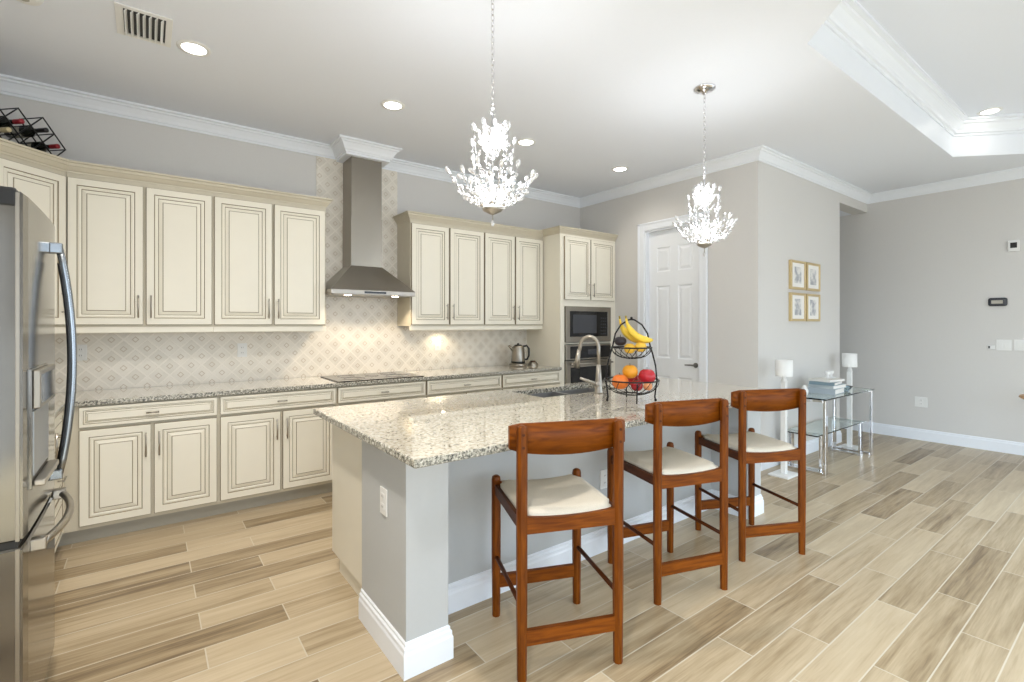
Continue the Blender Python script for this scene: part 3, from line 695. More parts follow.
# ------------------------------------------------------------ stools
def make_stool(label, loc, rz):
    t = thing('bar_stool', label, 'bar stool', loc, rz, 'teak bar stools at the island')
    hw, hd = .207, .222
    lr = .0205
    def leg(x, y, h, lean=0):
        mb = MB()
        zz = [0, .3, .62, h-.02, h-.006, h]; rs = [.86, 1, 1, 1, .85, .45]
        rings = []
        for z, r in zip(zz, rs):
            q = lr*r; k = .72; dy = -lean*max(0, z-.60)
            rings.append([(x+a*q, y+dy+b*q, z) for a, b in ((1, -k*.6), (1, k*.6), (k*.6, 1), (-k*.6, 1), (-1, k*.6), (-1, -k*.6), (-k*.6, -1), (k*.6, -1))])
        mb.loft(rings, smooth=False); return mb.build('leg', M['teak_v'], t)
    leg(-hw, -hd, 1.0, .01); leg(hw, -hd, 1.0, .01); leg(-hw, hd, .672); leg(hw, hd, .672)
    # crest: curved plank in front of the posts
    mb = MB(); n = 12; rings = []
    for i in range(n+1):
        u = -1+2*i/n; x = u*(hw+.044); yb = -hd-.015+lr+.014+.0*u + .030*(u*u) - .022
        yb = -hd+lr+.002 - .022*(1-u*u)
        z1 = 1.005-.004*u*u; z0 = .872+.022*u*u
        if abs(u) > .99: z1 -= .008; z0 += .008
        rings.append([(x, yb, z0), (x, yb+.020, z0+.002), (x, yb+.020, z1-.004), (x, yb+.010, z1), (x, yb, z1-.004)])
    mb.loft(rings, smooth=True); mb.build('backrest', M['teak_h'], t)
    # pegs
    for s in (-1, 1):
        for z in (.915, .965): MB().tube([(s*hw, -hd-lr-.006, z), (s*hw, -hd-lr+.002, z)], .006, 8).build('peg', M['teak_d'], t)
    # rails
    def rail(x0, x1, y0, y1, z0, z1, mt, nm='seat_rail', sag=0):
        mb = MB(); n = 10; rings = []
        for i in range(n+1):
            u = i/n; q = 4*u*(1-u); X = x0+(x1-x0)*u; Y = y0+(y1-y0)*u
            dx, dy = (0, .010) if abs(x1-x0) > abs(y1-y0) else (.010, 0)
            rings.append([(X-dx, Y-dy, z0), (X+dx, Y+dy, z0), (X+dx, Y+dy, z1-sag*q), (X-dx, Y-dy, z1-sag*q)])
        mb.loft(rings, smooth=False); return mb.build(nm, M[mt], t)
    rail(-hw+.015, hw-.015, -hd, -hd, .572, .640, 'teak_h', sag=.012)
    rail(-hw+.015, hw-.015, hd, hd, .572, .640, 'teak_h', sag=.012)
    rail(-hw, -hw, -hd+.015, hd-.015, .585, .632, 'teak_d'); rail(hw, hw, -hd+.015, hd-.015, .585, .632, 'teak_d')
    rail(-hw+.015, hw-.015, -hd, -hd, .135, .195, 'teak_h', 'stretcher'); rail(-hw+.015, hw-.015, hd, hd, .135, .195, 'teak_h', 'stretcher')
    for s in (-1, 1):
        MB().tube([(s*hw, -hd+.01, .285), (s*hw, hd-.01, .285)], .010, 8).build('stretcher', M['teak_d'], t)
    # seat pad: dished across its width
    mb = MB(); nx, ny = 14, 14; g = []
    for j in range(ny+1):
        row = []
        for i in range(nx+1):
            u = -1+2*i/nx; v = -1+2*j/ny
            x = u*(hw-.006); y = v*(hd-.004)+.004
            if abs(v) > .8 and abs(u) > .86: y *= .985
            e = max(abs(u), abs(v)); z = .660-.016*(1-u*u) - (.014 if e > .99 else 0) + .004*(1-v*v)
            if abs(u) > .85 and abs(v) > .82: x *= .90; 
            row.append(mb.bm.verts.new((x, y, z)))
        g.append(row)
    for j in range(ny):
        for i in range(nx): mb.face([g[j][i], g[j][i+1], g[j+1][i+1], g[j+1][i]], 0, True)
    edge = [g[0][i] for i in range(nx+1)]+[g[j][nx] for j in range(1, ny+1)]+[g[ny][i] for i in range(nx-1, -1, -1)]+[g[j][0] for j in range(ny-1, 0, -1)]
    low = [mb.bm.verts.new((v.co.x, v.co.y, .628)) for v in edge]
    for i in range(len(edge)): mb.face([edge[i], low[i], low[(i+1) % len(edge)], edge[(i+1) % len(edge)]], 0, True)
    mb.face(low); mb.build('seat', M['fabric'], t)
    return t
st = make_stool('teak bar stool with cream seat nearest the camera, at the outlet end of the island', (1.451, 1.642, 0), math.radians(-21.8))
dup(st, (2.307, 1.673, 0), math.radians(-17.4), 'middle teak bar stool with cream seat, between the two others')
dup(st, (3.095, 1.617, 0), math.radians(-24.5), 'teak bar stool with cream seat at the far end, nearest the glass console')

# ------------------------------------------------------------ refrigerator
FY0, FY1, FXf = 2.13, 2.785, -.303
t = thing('refrigerator', 'stainless bottom-freezer refrigerator with water dispenser at the left edge', 'refrigerator', (FXf, FY0, 0))
w = FY1-FY0
MB().box(XL-FXf+.004, -.075, .006, w-.006, .03, 1.79, bev=.004).build('body', M['side'], t)
def fdoor(z0, z1, nm):
    mb = MB(); n = 12; rings = []
    for z, i in ((z0, .006), (z0+.006, 0), (z1-.006, 0), (z1, .006)):
        r = [(-.068, i, z)]
        for k in range(n+1):
            u = k/n; x = -.005+.005*math.sin(PI*u)**.5 if 0 < k < n else -.007
            r.append((x-i, i+(w-2*i)*u, z))
        r.append((-.068, w-i, z)); rings.append(r)
    mb.loft(rings, smooth=False); return mb.build(nm, M['steel_fridge'], t)
fd = fdoor(.722, 1.808, 'door'); fz = fdoor(.07, .70, 'freezer_drawer')
MB().box(-.072, -.02, .01, w-.01, .70, .722).build('door_gasket', M['black'], t)
MB().box(-.16, -.022, -.005, .08, 1.760, 1.818, bev=.006).build('hinge_cover', M['black'], t)
MB().box(-.5, -.10, .02, w-.02, 0, .03).build('plinth', M['black'], t)
MB().box(-.024, -.014, -.0025, .001, .722, 1.804, bev=.001).build('edge_trim', M['steel'], fd); MB().box(-.024, -.014, -.0025, .001, .07, .698, bev=.001).build('edge_trim', M['steel'], fz)
hy = .485
mb = MB(); P_ = []
for k in range(15):
    u = k/14; P_.append((.024+.042*math.sin(PI*u)**.8, hy, .80+u*.90))
mb.tube(P_, .0125, 10); mb.box(-.004, .036, hy-.016, hy+.016, 1.672, 1.715, bev=.005); mb.box(-.004, .036, hy-.016, hy+.016, .785, .825, bev=.005)
hd_ = mb.build('handle', mat('blue_grey_handle_steel', sr(150, 156, 162), .25, 1, noise=.03), fd)
MB().tube([(p[0]-.0105, p[1], p[2]) for p in P_[1:-1]], .008, 8).build('inner_grip', M['black'], hd_)
mb = MB(); P_ = [(.022+.046*math.sin(PI*k/14)**.8, .10+(w-.17)*k/14, .672+.03*k/14) for k in range(15)]
mb.tube(P_, .013, 10)
for y, zq in ((.10, .672), (w-.07, .702)): mb.box(-.006, .036, y-.018, y+.018, zq-.02, zq+.02, bev=.005)
mb.build('handle', M['nickel'], fz)
mb = MB(); mb.box(-.004, .005, .065, .40, .86, 1.25, bev=.002); dsp = mb.build('dispenser_surround', M['steel_fridge'], fd)
MB().box(.005, .0065, .085, .38, .90, 1.11).build('dispenser_recess', M['side'], dsp)
MB().box(.005, .024, .07, .395, 1.12, 1.245, bev=.004).build('dispenser_screen', M['steel'], dsp)
MB().box(.024, .0255, .09, .375, 1.135, 1.23).build('dispenser_display', M['steel_fridge'], dsp)
mb = MB(); mb.box(.0055, .035, .08, .385, .865, .885, bev=.004); mb.build('drip_tray', M['nickel'], dsp)

# ------------------------------------------------------------ wine rack + bottles on the corner cabinet
rk_loc = Vector((-.614, 4.44, 2.4115)); ra = math.radians(45)
t = thing('wine_rack', 'black wire wine rack on top of the corner cabinet', 'wine rack', rk_loc, ra)
cs = .070; hz_ = .080
mb = MB()
def diamond(xc, zc, y, r=.0055):
    mb.tube([(xc-cs, y, zc), (xc, y, zc+hz_), (xc+cs, y, zc), (xc, y, zc-hz_)], r, 6, closed=True, smooth=False)
cells = [(0, 1), (-2, 1), (1, 2), (-1, 2), (-3, 2), (0, 3), (-2, 3), (-4, 3)]
cells = [(i*cs, k*hz_) for i, k in cells]; corners = set()
for x, z in cells:
    for y in (-.10, .08): diamond(x, z+.006, y)
    for q in ((0, hz_), (cs, 0), (-cs, 0), (0, -hz_)): corners.add((round(x+q[0], 4), round(z+.006+q[1], 4)))
for x, z in sorted(corners): mb.tube([(x, -.10, z), (x, .08, z)], .004, 6)
mb.build('wire_frame', M['blackmetal'], t)
Mr = Matrix.Translation(rk_loc) @ Matrix.Rotation(ra, 4, 'Z')
bott = [(-3*cs, 2*hz_, 'cream', sr(205, 190, 150), 'cream foil neck, leftmost in the rack'), (0, hz_, 'black', sr(22, 20, 24), 'black foil neck, low in the middle of the rack'),
        (1*cs, 2*hz_, 'red', sr(140, 25, 35), 'dark red foil neck, at the right end of the rack'), (-2*cs, 3*hz_, 'red', sr(150, 30, 42), 'dark red foil neck, in the upper left cell of the rack'),
        (0, 3*hz_, 'black', sr(24, 22, 26), 'black foil neck, in the upper right cell of the rack')]
gb = mat('dark_bottle_glass', sr(22, 26, 22), .08)
for i, (x, z, nm, col, lb) in enumerate(bott):
    p = Mr @ Vector((x, -.13, z+.006-.003))
    b = thing('wine_bottle', 'wine bottle lying with '+lb, 'wine bottle', p, ra, 'wine bottles in the rack')
    RX = Matrix.Rotation(-PI/2, 4, 'X')
    MB().lathe([(.0135, .055), (.014, .09), (.022, .105), (.036, .125), (.037, .15), (.037, .285), (.03, .292), (0, .286)], 16, cap=False, M=RX).build('glass', gb, b)
    MB().lathe([(0, -.001), (.0145, 0), (.0155, .004), (.0148, .02), (.0152, .055)], 14, cap=False, M=RX).build('foil', mat('foil_'+nm, col, .35, noise=.05), b)
    MB().lathe([(.0374, .165), (.0376, .17), (.0376, .24), (.0374, .245)], 16, cap=False, M=RX).build('paper_label', mat('bottle_paper', sr(190, 185, 170), .7, noise=.05), b)

# ------------------------------------------------------------ two-tier fruit basket and fruit
FB = Vector((2.405, 1.986, .9165)); fa = -math.atan2(.598, .8015)
t = thing('fruit_basket', 'two-tier black wire fruit basket on the island', 'fruit basket', FB, fa)
mb = MB()
def ell(rx, z, y=0, n=32): return [(rx*math.cos(2*PI*k/n), y+rx*math.sin(2*PI*k/n), z) for k in range(n)]
ry = .165
mb.tube(ell(ry, .135), .0045, 6, closed=True); mb.tube(ell(.055, .047), .004, 6, closed=True)
for k in range(16):
    a = 2*PI*k/16; P_ = []
    for j in range(7):
        u = j/6; aa = a+.5*u; r = .055+(ry-.055)*math.sin(u*PI/2)**.9; P_.append((r*math.cos(aa), r*math.sin(aa), .047+.088*u**1.6))
    mb.tube(P_, .0022, 5)
mb.build('lower_bowl', M['blackmetal'], t)
mb = MB(); r2 = .122
mb.tube(ell(r2, .335), .0045, 6, closed=True); mb.tube(ell(.035, .268), .0035, 6, closed=True)
for k in range(16):
    a = 2*PI*k/16; P_ = []
    for j in range(7):
        u = j/6; aa = a+.5*u; r = .035+(r2-.035)*math.sin(u*PI/2)**.9; P_.append((r*math.cos(aa), r*math.sin(aa), .268+.067*u**1.6))
    mb.tube(P_, .0022, 5)
mb.build('upper_bowl', M['blackmetal'], t)
for s in (-1, 1):
    mb = MB(); mb.tube([(s*.150, 0, .006), (s*.145, 0, .03), (s*.158, 0, .13), (s*.150, 0, .22), (s*.130, 0, .30), (s*.118, 0, .335), (s*.100, 0, .42), (s*.065, 0, .475), (s*.02, 0, .505), (0, 0, .508)], .005, 8)
    mb.sphere((s*.150, 0, .0095), .009, 8); mb.build('side_arm', M['blackmetal'], t)
mb = MB()
for y in (-.13, .13): mb.tube([(0, y, .006), (0, y*1.02, .05), (0, y*1.1, .125)], .004, 6)
mb.sphere((0, 0, .516), .009, 8)
mb.build('foot_and_finial', M['blackmetal'], t)
Fm = Matrix.Translation(FB) @ Matrix.Rotation(fa, 4, 'Z')
def fruit(name, label, cat, p, r, col, sc=(1, 1, .95), stem=True, grp='fruit in the lower basket', rough=.4, nz=.08, mott=None):
    q = Fm @ Vector(p); f = thing(name, label, cat, q, random.uniform(0, 6), grp)
    b = bmesh.new(); bmesh.ops.create_uvsphere(b, u_segments=20, v_segments=14, radius=r)
    for v in b.verts:
        rr = math.hypot(v.co.x, v.co.y)/r
        dip = .16*r*math.exp(-(rr/.3)**2)*(1 if v.co.z > 0 else -1)
        v.co.z = v.co.z*sc[2]-dip; v.co.x *= sc[0]; v.co.y *= sc[1]
    mb = MB(); mb.merge(b, 0, None, True); mb.build('skin', mat(name+'_skin', col, rough, noise=nz, nscale=mott or 40, bump=.15), f)
    if stem: MB().tube([(0, 0, r*.70), (.002, 0, r*.98), (.006, 0, r*1.08)], .0018, 5).build('stem', mat('stem_brown', sr(70, 55, 30), .7), f)
    return f
fruit('orange', 'orange at the left of the lower basket', 'orange', (-.082, -.055, .128), .050, sr(228, 120, 40), rough=.45)
fruit('orange', 'bright yellow-orange fruit on top in the middle of the lower basket', 'orange', (-.012, -.015, .186), .047, sr(240, 165, 40), rough=.45)
fruit('apple', 'large red apple on the right of the lower basket', 'apple', (.088, -.03, .158), .052, sr(196, 40, 52), rough=.25, nz=.25, mott=8)
fruit('apple', 'dark red apple in the bottom front of the lower basket', 'apple', (.012, -.085, .108), .036, sr(150, 30, 38), rough=.25, nz=.25, mott=8)
fruit('peach', 'small peach coloured fruit between the apples', 'peach', (.074, -.100, .106), .027, sr(222, 150, 100), rough=.5)
fruit('apple', 'red apple at the back of the lower basket', 'apple', (.03, .075, .125), .043, sr(180, 45, 45), rough=.25, nz=.25, mott=8)
g2 = 'fruit in the upper basket'
fruit('avocado', 'dark avocado at the left of the upper basket', 'avocado', (-.072, -.015, .374), .036, sr(38, 32, 38), (1.25, 1, .85), grp=g2, rough=.45)
fruit('lemon', 'yellow lemon at the right front of the upper basket', 'lemon', (.046, -.045, .338), .034, sr(236, 190, 66), (1.1, 1, .95), False, g2)
fruit('lemon', 'yellow lemon at the front of the upper basket, left of the other lemon', 'lemon', (-.022, -.045, .330), .033, sr(232, 184, 60), (1.15, 1, 1), False, g2)
def banana(label, p0, ang, lean, L_=.17):
    q = Fm @ Vector(p0); f = thing('banana', label, 'banana', q, fa+ang, g2)
    P_ = []; n = 12
    for i in range(n+1):
        u = i/n; a = -1.0+1.6*u; P_.append((L_*.62*math.sin(a)+.05, lean*u, L_*.62*(1-math.cos(a))+.0))
    # stand the arc up
    Rm = Matrix.Rotation(math.radians(-50), 4, 'Y'); P_ = [Rm @ Vector(p) for p in P_]
    rs = [q*L_/.19 for q in (.006, .012, .0165, .018, .0185, .0185, .018, .0175, .016, .013, .009, .006, .005)]
    MB().tube(P_, rs, 6).build('peel', mat('banana_peel', sr(240, 205, 70), .45, noise=.06), f)
    MB().tube([P_[-1], P_[-1]+(P_[-1]-P_[-2])*.9], [.005, .006], 6).build('stem', mat('banana_stem', sr(150, 130, 50), .6), f)
banana('banana leaning on the left of the upper basket bunch', (-.002, .02, .392), PI*1.02, .0, .24)
banana('banana in front, curving down to the right rim of the upper basket', (.026, -.035, .394), PI*1.05, -.01, .24)

# ------------------------------------------------------------ chandeliers
bulbm = emis('chandelier_bulb', (1, .96, .9, 1), 25)
def crystal_mesh(sc):
    mb = MB(); L_ = .036*sc; r = .0098*sc; n = 6
    mb.lathe([(.001, 0), (r*.75, L_*.25), (r, L_*.55), (r*.7, L_*.85), (.001, L_)], n, smooth=False, cap=False)
    bmesh.ops.recalc_face_normals(mb.bm, faces=mb.bm.faces[:])
    me = bpy.data.meshes.new('crystal'); mb.bm.to_mesh(me); mb.bm.free(); me.materials.append(M['crystal']); return me
CR = [crystal_mesh(s) for s in (.75, .95, 1.15)]
def make_chandelier(label, x, y):
    rnd = random.Random(3)
    t = thing('chandelier', label, 'chandelier', (x, y, 0), 0, 'crystal chandeliers over the island')
    MB().lathe([(.074, H-.001), (.074, H-.012), (.05, H-.022), (.018, H-.03), (.012, H-.045), (.0, H-.045)], 24, cap=False).build('ceiling_canopy', M['chrome'], t)
    mb = MB(); z = H-.045; k = 0
    while z > 2.455:
        pl = []
        for q in range(10):
            a = 2*PI*q/10; u, v = .0085*math.cos(a), .0165*math.sin(a)
            pl.append((u if k % 2 == 0 else 0, 0 if k % 2 == 0 else u, z-.014+v))
        mb.tube(pl, .0022, 5, closed=True); z -= .027; k += 1
    mb.build('chain', M['chrome'], t)
    mb = MB(); mb.tube([(.016*math.cos(2*PI*q/14), 0, 2.432+.016*math.sin(2*PI*q/14)) for q in range(14)], .003, 6, closed=True)
    mb.tube([(0, 0, 2.416), (0, 0, 1.955)], .005, 8)
    mb.lathe([(.0, 2.19), (.022, 2.20), (.025, 2.21), (.0, 2.225)], 12, cap=False); mb.build('stem', M['chrome'], t)
    MB().lathe([(0, 1.925), (.015, 1.93), (.045, 1.945), (.052, 1.955), (.04, 1.962), (0, 1.965)], 20, cap=False).build('bottom_dish', M['nickel'], t)
    mb = MB(); mb.tube([(0, 0, 1.93), (0, 0, 1.90)], .003, 6); mb.build('finial_link', M['nickel'], t)
    def crystal(par, p, d, s):
        o = bpy.data.objects.new('crystal', CR[s]); C.objects.link(o); o.parent = par; o.location = p
        o.rotation_euler = Vector(d).to_track_quat('Z', 'Y').to_euler()
    crystal(t, (0, 0, 1.903), (0, 0, -1), 1)
    cnt = 1
    # branches: list of (azimuth, path in (r,z))
    specs = []
    for k in range(12): specs.append((2*PI*k/12+.1, [(.02, 1.965), (.10, 1.985), (.150, 2.03), (.175+.015*(k % 3), 2.09+.02*(k % 2))], 4))
    for k in range(7): specs.append((2*PI*k/7+.4, [(.02, 2.02), (.07, 2.04), (.095, 2.10), (.095, 2.19), (.105, 2.27+.04*(k % 2))], 3))
    for k in range(6): specs.append((2*PI*k/6+.2, [(.01, 2.215), (.035, 2.235), (.052, 2.28), (.045+.015*(k % 2), 2.34)], 4))
    for az, path, nc in specs:
        ca, sa = math.cos(az), math.sin(az); P_ = [Vector((r*ca, r*sa, z)) for r, z in path]
        mb = MB(); mb.tube(P_, .0025, 5)
        for j in range(2, 15):
            u = j/15*(len(P_)-1); i = int(u); q = P_[i].lerp(P_[i+1], u-i); o_ = Vector((rnd.uniform(-1, 1), rnd.uniform(-1, 1), rnd.uniform(-1, 1)))*.008
            mb.sphere(q+o_, rnd.uniform(.0045, .0075), 6, mi=1)
        tips = []
        for j in range(nc):
            u = .35+.65*j/(nc-1); i = min(len(P_)-2, int(u*(len(P_)-1))); f = u*(len(P_)-1)-i; b0 = P_[i].lerp(P_[i+1], f)
            dirn = (P_[i+1]-P_[i]).normalized()
            if j < nc-1:
                side = Vector((-sa, ca, 0))*(1 if j % 2 else -1); e = b0+(side*.8+dirn*.7+Vector((0, 0, rnd.uniform(-.3, .6)))).normalized()*.030; mb.tube([b0, e], .0018, 4); tips.append((e, (e-b0), 1 if j % 2 else 2))
            else: tips.append((b0, dirn, 2))
        br = mb.build('branch', [M['chrome'], M['crystal']], t)
        for e, d, s in tips:
            crystal(br, e, d, s); cnt += 1
    # bulbs: sockets + warm white candle lamps
    for k in range(5):
        a = 2*PI*k/5+.3; r = .055; z = 2.03 if k < 5 else 2.2
        mb = MB(); mb.tube([(r*math.cos(a), r*math.sin(a), 1.965), (r*math.cos(a), r*math.sin(a), 2.005)], .009, 8); sk = mb.build('socket', M['chrome'], t)
        mb = MB(); mb.lathe([(.006, 2.005), (.014, 2.02), (.015, 2.035), (.004, 2.06), (0, 2.062)], 10, c=(r*math.cos(a), r*math.sin(a), 0), cap=False); mb.build('bulb', bulbm, sk)
    for k in range(3):
        a = 2*PI*k/3; r = .03
        mb = MB(); mb.tube([(r*math.cos(a), r*math.sin(a), 2.225), (r*math.cos(a), r*math.sin(a), 2.25)], .008, 8); mb.tube([(0, 0, 2.222), (r*math.cos(a), r*math.sin(a), 2.228)], .003, 5); sk = mb.build('socket', M['chrome'], t)
        mb = MB(); mb.lathe([(.006, 2.25), (.015, 2.265), (.016, 2.28), (.004, 2.31), (0, 2.312)], 10, c=(r*math.cos(a), r*math.sin(a), 0), cap=False); mb.build('bulb', bulbm, sk)
    for z, e in ((2.10, 6), (2.345, 8)):
        l = bpy.data.lights.new('chandelier_light', 'POINT'); l.energy = e; l.color = (.95, .98, 1); l.shadow_soft_size = .05
        lo = bpy.data.objects.new('chandelier_light', l); C.objects.link(lo); lo.parent = t; lo.location = (0, 0, z)
    return t
make_chandelier('crystal branch chandelier nearer the camera, in front of the range hood wall', 1.345, 1.96)
make_chandelier('crystal branch chandelier hanging in front of the white door', 3.13, 1.94)

# ------------------------------------------------------------ downlights
glow = emis('downlight_glow', (1, .96, .88, 1), 14)
def downlight(label, x, y, z=H, power=13, g='recessed downlights', on=True):
    t = thing('recessed_downlight', label, 'ceiling light', (x, y, z), 0, g)
    MB().lathe([(.062, -.002), (.066, -.008), (.088, -.004), (.090, 0)], 24, cap=False).build('trim_ring', M['white'], t)
    MB().lathe([(0, -.004), (.064, -.004)], 24, cap=False).build('diffuser', glow, t)
    if on:
        l = bpy.data.lights.new('downlight_lamp', 'SPOT'); l.energy = power; l.color = (1, .93, .84); l.spot_size = 2.6; l.spot_blend = .8; l.shadow_soft_size = .06
        lo = bpy.data.objects.new('downlight_lamp', l); C.objects.link(lo); lo.parent = t; lo.location = (0, 0, -.03)
    return t
downlight('round recessed ceiling light beside the air vent', .225, 3.49)
downlight('round recessed ceiling light left of the near chandelier, before the range hood', 1.488, 3.498)
downlight('round recessed ceiling light just right of the near chandelier', 2.76, 3.486)
downlight('round recessed ceiling light farthest right over the kitchen', 4.04, 3.49)
downlight('small recessed light inside the raised tray ceiling', 6.36, 1.0, HT, 1)
# unseen fill lamps added above the aisle to brighten floor and island
for x, y, p in ((.02, 2.0, 125), (.1, .5, 60), (2.4, .4, 14)): downlight('added fill downlight above the island aisle, out of view', x, y, H, p)
# under-cabinet puck lamp
t = thing('under_cabinet_lamp', 'small warm puck lamp under the wall cabinet right of the hood', 'lamp', (2.50, 4.56, 1.374))
MB().lathe([(0, -.010), (.026, -.010)], 16, cap=False).build('lens', emis('puck_glow', (1, .88, .68, 1), 15), t)
MB().lathe([(.026, -.012), (.034, -.010), (.034, 0), (.0, 0)], 16, cap=False).build('housing', M['nickel'], t)
l = bpy.data.lights.new('puck_light', 'SPOT'); l.energy = 3.5; l.color = (1, .84, .6); l.spot_size = 2.4; l.spot_blend = .6; l.shadow_soft_size = .02
lo = bpy.data.objects.new('puck_light', l); C.objects.link(lo); lo.parent = t; lo.location = (0, 0, -.02)

# vent
t = thing('air_vent', 'white slatted ceiling air vent at the top left', 'vent', (-.012, 3.39, H))
mb = MB()
hx, hy_ = .125, .165
for (a0, a1, b0, b1) in ((-hx, -hx+.035, -hy_, hy_), (hx-.03, hx, -hy_, hy_), (-hx+.035, hx-.03, -hy_, -hy_+.03), (-hx+.035, hx-.03, hy_-.03, hy_)): mb.box(a0, a1, b0, b1, -.008, -.0005, bev=.002)
mb.build('frame', M['white'], t)
MB().box(-hx+.03, hx-.025, -hy_+.025, hy_-.025, -.0015, -.0005).build('backing', M['black'], t)
for k in range(7):
    x = -hx+.045+k*.0265
    MB().box(-.0015, .0015, -hy_+.03, hy_-.03, -.010, .010, M=Matrix.Translation((x, 0, -.012)) @ Matrix.Rotation(math.radians(35), 4, 'Y')).build('slat', M['white'], t)
t = thing('smoke_detector', 'round white smoke detector cut by the top edge of the photo', 'smoke detector', (-.49, 3.40, H))
MB().lathe([(.072, 0), (.072, -.012), (.062, -.032), (.04, -.038), (0, -.038)], 24, cap=False).build('housing', M['white'], t)
MB().lathe([(.02, -.037), (.018, -.041), (0, -.042)], 16, cap=False).build('sensor_cap', M['toe'], t)

# ------------------------------------------------------------ pictures
fm = mat('brass_frame', sr(214, 192, 146), .35, .5, noise=.05); paper = mat('mat_board', sr(240, 238, 234), .8, noise=.01)
def print_mat(i):
    m = bpy.data.materials.new('abstract_print'); m.use_nodes = True; nt = m.node_tree; b = nt.nodes['Principled BSDF']
    tc = N(nt, 'ShaderNodeTexCoord'); nz = N(nt, 'ShaderNodeTexNoise'); nz.inputs['Scale'].default_value = 16; nz.inputs['Detail'].default_value = 2; nz.noise_dimensions = '4D'; nz.inputs['W'].default_value = i*3.3
    r = ramp(nt, [(.40, sr(168, 170, 176)), (.5, sr(200, 200, 200)), (.6, sr(228, 226, 222))]); nt.links.new(tc.outputs['Object'], nz.inputs['Vector']); nt.links.new(nz.outputs['Fac'], r.inputs[0]); nt.links.new(r.outputs[0], b.inputs['Base Color']); return m
for i, (x0, x1, z0, z1, nm) in enumerate(((5.265, 5.605, 1.755, 2.055, 'top left'), (5.635, 5.965, 1.755, 2.055, 'top right'), (5.265, 5.605, 1.425, 1.72, 'bottom left'), (5.635, 5.965, 1.425, 1.72, 'bottom right'))):
    t = thing('framed_picture', 'small gold-framed print, %s of the four on the hall wall' % nm, 'picture', ((x0+x1)/2, YP, (z0+z1)/2), 0, 'four small framed prints')
    a, b = (x1-x0)/2, (z1-z0)/2
    mb = MB(); f = .025
    for q in ((-a, -a+f, -b, b), (a-f, a, -b, b), (-a+f, a-f, -b, -b+f), (-a+f, a-f, b-f, b)): mb.box(q[0], q[1], -.028, 0, q[2], q[3], bev=.002)
    mb.build('frame', fm, t)
    MB().box(-a+f, a-f, -.018, -.002, -b+f, b-f).build('mount', paper, t)
    MB().box(-.075, .075, -.0195, -.018, -.085, .085).build('print', print_mat(i), t)

# ------------------------------------------------------------ console table
t = thing('console_table', 'two-level glass console table with chrome frame against the hall wall', 'console table', (0, 0, 0))
TX0, TX1, TY0, TY1 = 4.985, 6.22, 1.875, 2.25
MB().box(TX0-.01, TX1+.01, TY0-.01, TY1+.01, .692, .704, bev=.002).build('glass_top', M['glass'], t)
GX0, GX1, GY0 = 4.95, 6.13, 1.925
MB().box(GX0, GX1, GY0, TY1-.01, .352, .362, bev=.002).build('glass_shelf', M['glass'], t)
def loop(x, y0, y1, z1, b=.055, th=.022):
    mb = MB()
    mb.box(x, x+b, y0, y0+th, 0, z1, bev=.002); mb.box(x, x+b, y1-th, y1, 0, z1, bev=.002); mb.box(x, x+b, y0+th, y1-th, 0, th, bev=.002); mb.box(x, x+b, y0+th, y1-th, z1-th, z1, bev=.002)
    return mb
for x in (TX0, TX1-.055): loop(x, TY0, TY1, .691).build('leg_frame', M['chrome'], t)
for x in (5.05, 6.03): loop(x, GY0+.01, TY1-.03, .351, .06).build('shelf_frame', M['chrome'], t)
mb = MB()
for y in (TY0+.03, TY1-.04): mb.box(TX0+.034, TX1-.034, y, y+.012, .675, .690)
mb.build('cross_bar', M['chrome'], t)
# lamps: square shade on a post with a flat base
def post_lamp(label, x, y):
    t = thing('floor_lamp', label, 'lamp', (x, y, 0), 0, 'slim white post lamps')
    MB().box(-.12, .12, -.09, .09, 0, .016, bev=.003).build('base', M['white'], t)
    MB().box(-.022, .022, -.022, .022, .016, .86, bev=.003).build('post', M['white'], t)
    MB().lathe([(.03, .86), (.018, .90), (.012, .925)], 12).build('neck', M['white'], t)
    MB().lathe([(.072, .915), (.072, 1.065), (.069, 1.065), (.069, .915), (.072, .915)], 28, cap=False).build('lamp_shade', M['shade'], t)
    MB().box(-.07, .07, -.003, .003, .935, .940).build('shade_bar', M['white'], t)
    return t
post_lamp('slim white post lamp with square shade, left of the glass console', 4.72, 2.12)
post_lamp('slim white post lamp with square shade, behind the right end of the glass console', 6.34, 2.14)
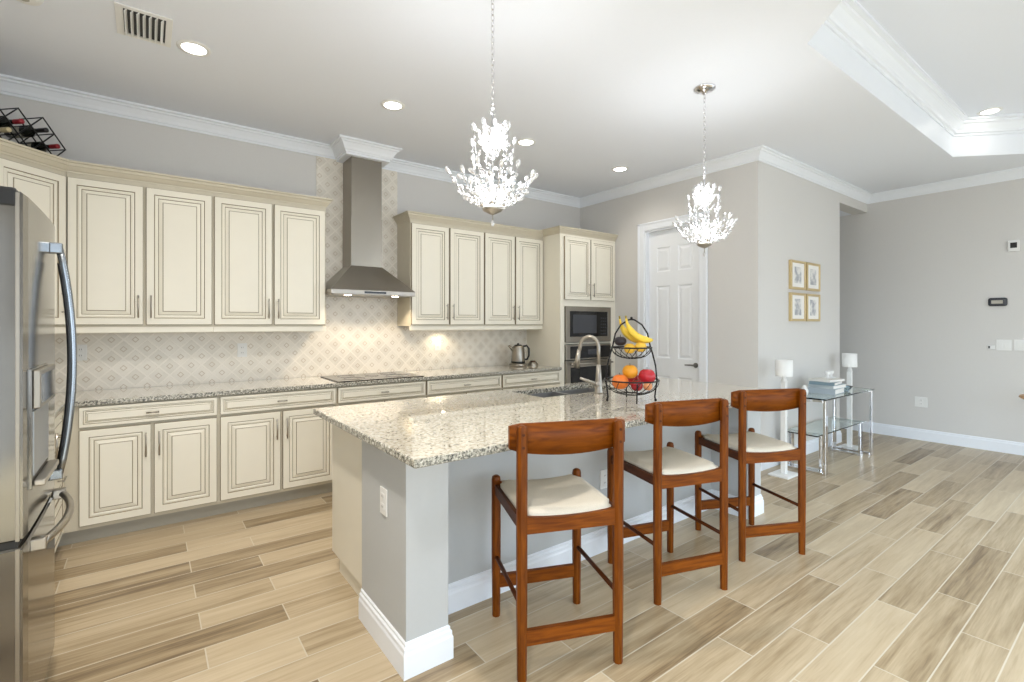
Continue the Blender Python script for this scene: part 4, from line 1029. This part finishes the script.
# books
bk = [(5.50, .052, .30, .24, sr(170, 180, 188), 'grey-blue cover', 'bottom of the stack'), (5.52, .034, .29, .235, sr(196, 204, 206), 'pale grey cover', 'second from the bottom'), (5.49, .030, .29, .22, sr(120, 140, 150), 'slate blue cover', 'third from the bottom'), (5.51, .022, .28, .21, sr(225, 222, 216), 'cream cover', 'top of the stack')]
z = .7045
for i, (x, th, w_, d_, col, a, b) in enumerate(bk):
    t = thing('book', 'large book with %s on the glass console, %s' % (a, b), 'book', (x, 2.06, z), math.radians([4, -3, 6, -8][i]), 'books on the console')
    mb = MB(); mb.box(-w_/2, w_/2, -d_/2, d_/2, 0, .003); mb.box(-w_/2, w_/2, -d_/2, d_/2, th-.003, th); mb.box(-w_/2, -w_/2+.003, -d_/2, d_/2, .003, th-.003); mb.build('cover', mat('book_cover', col, .5, noise=.02), t)
    MB().box(-w_/2+.003, w_/2-.006, -d_/2+.006, d_/2-.006, .003, th-.003).build('pages', paper, t)
    z += th+.0005
t = thing('tealight_holder', 'short pair of white candle cups on top of the stacked books', 'candle holder', (5.60, 2.07, z))
for dx in (-.04, .045): MB().lathe([(.022, 0), (.012, .01), (.010, .03), (.024, .05), (.024, .07), (.018, .07), (.016, .05)], 14, c=(dx, 0, 0), cap=False).build('cup', M['white'], t)
MB().box(-.08, .09, -.03, .03, -.0005, .004, bev=.001).build('tray', M['white'], t)
t = thing('glass_bowl', 'blue glass bowl on the console right of the books', 'bowl', (5.80, 2.0, .7045))
MB().lathe([(.03, 0), (.05, .02), (.07, .05), (.066, .05), (.046, .025), (.0, .012)], 20, cap=False).build('bowl', M['glass_blue'], t)
t = thing('figurine', 'small white bird figurine with black head at the left end of the console', 'figurine', (5.10, 2.10, .7045))
mb = MB(); mb.lathe([(.02, 0), (.03, .02), (.033, .05), (.02, .08), (.010, .10), (0, .102)], 16, cap=False); mb.build('body', M['white'], t)
MB().sphere((-.045, -.01, .055), .014, 10, sc=(1.4, 1, .9)).build('head', M['black'], t); MB().tube([(-.045, -.01, .055), (-.015, 0, .06)], [.009, .014], 8).build('neck', M['white'], t)
# small round table at right edge
t = thing('side_table', 'pale wooden table top edge just entering at the right of the photo', 'table', (6.21, .515, 0))
MB().lathe([(0, .74), (.26, .742), (.275, .755), (.27, .768), (0, .77)], 40, cap=False).build('table_top', M['pale_wood'], t)
MB().lathe([(.16, 0), (.16, .02), (.03, .05), (.025, .70), (.08, .74)], 20).build('pedestal', M['pale_wood'], t)
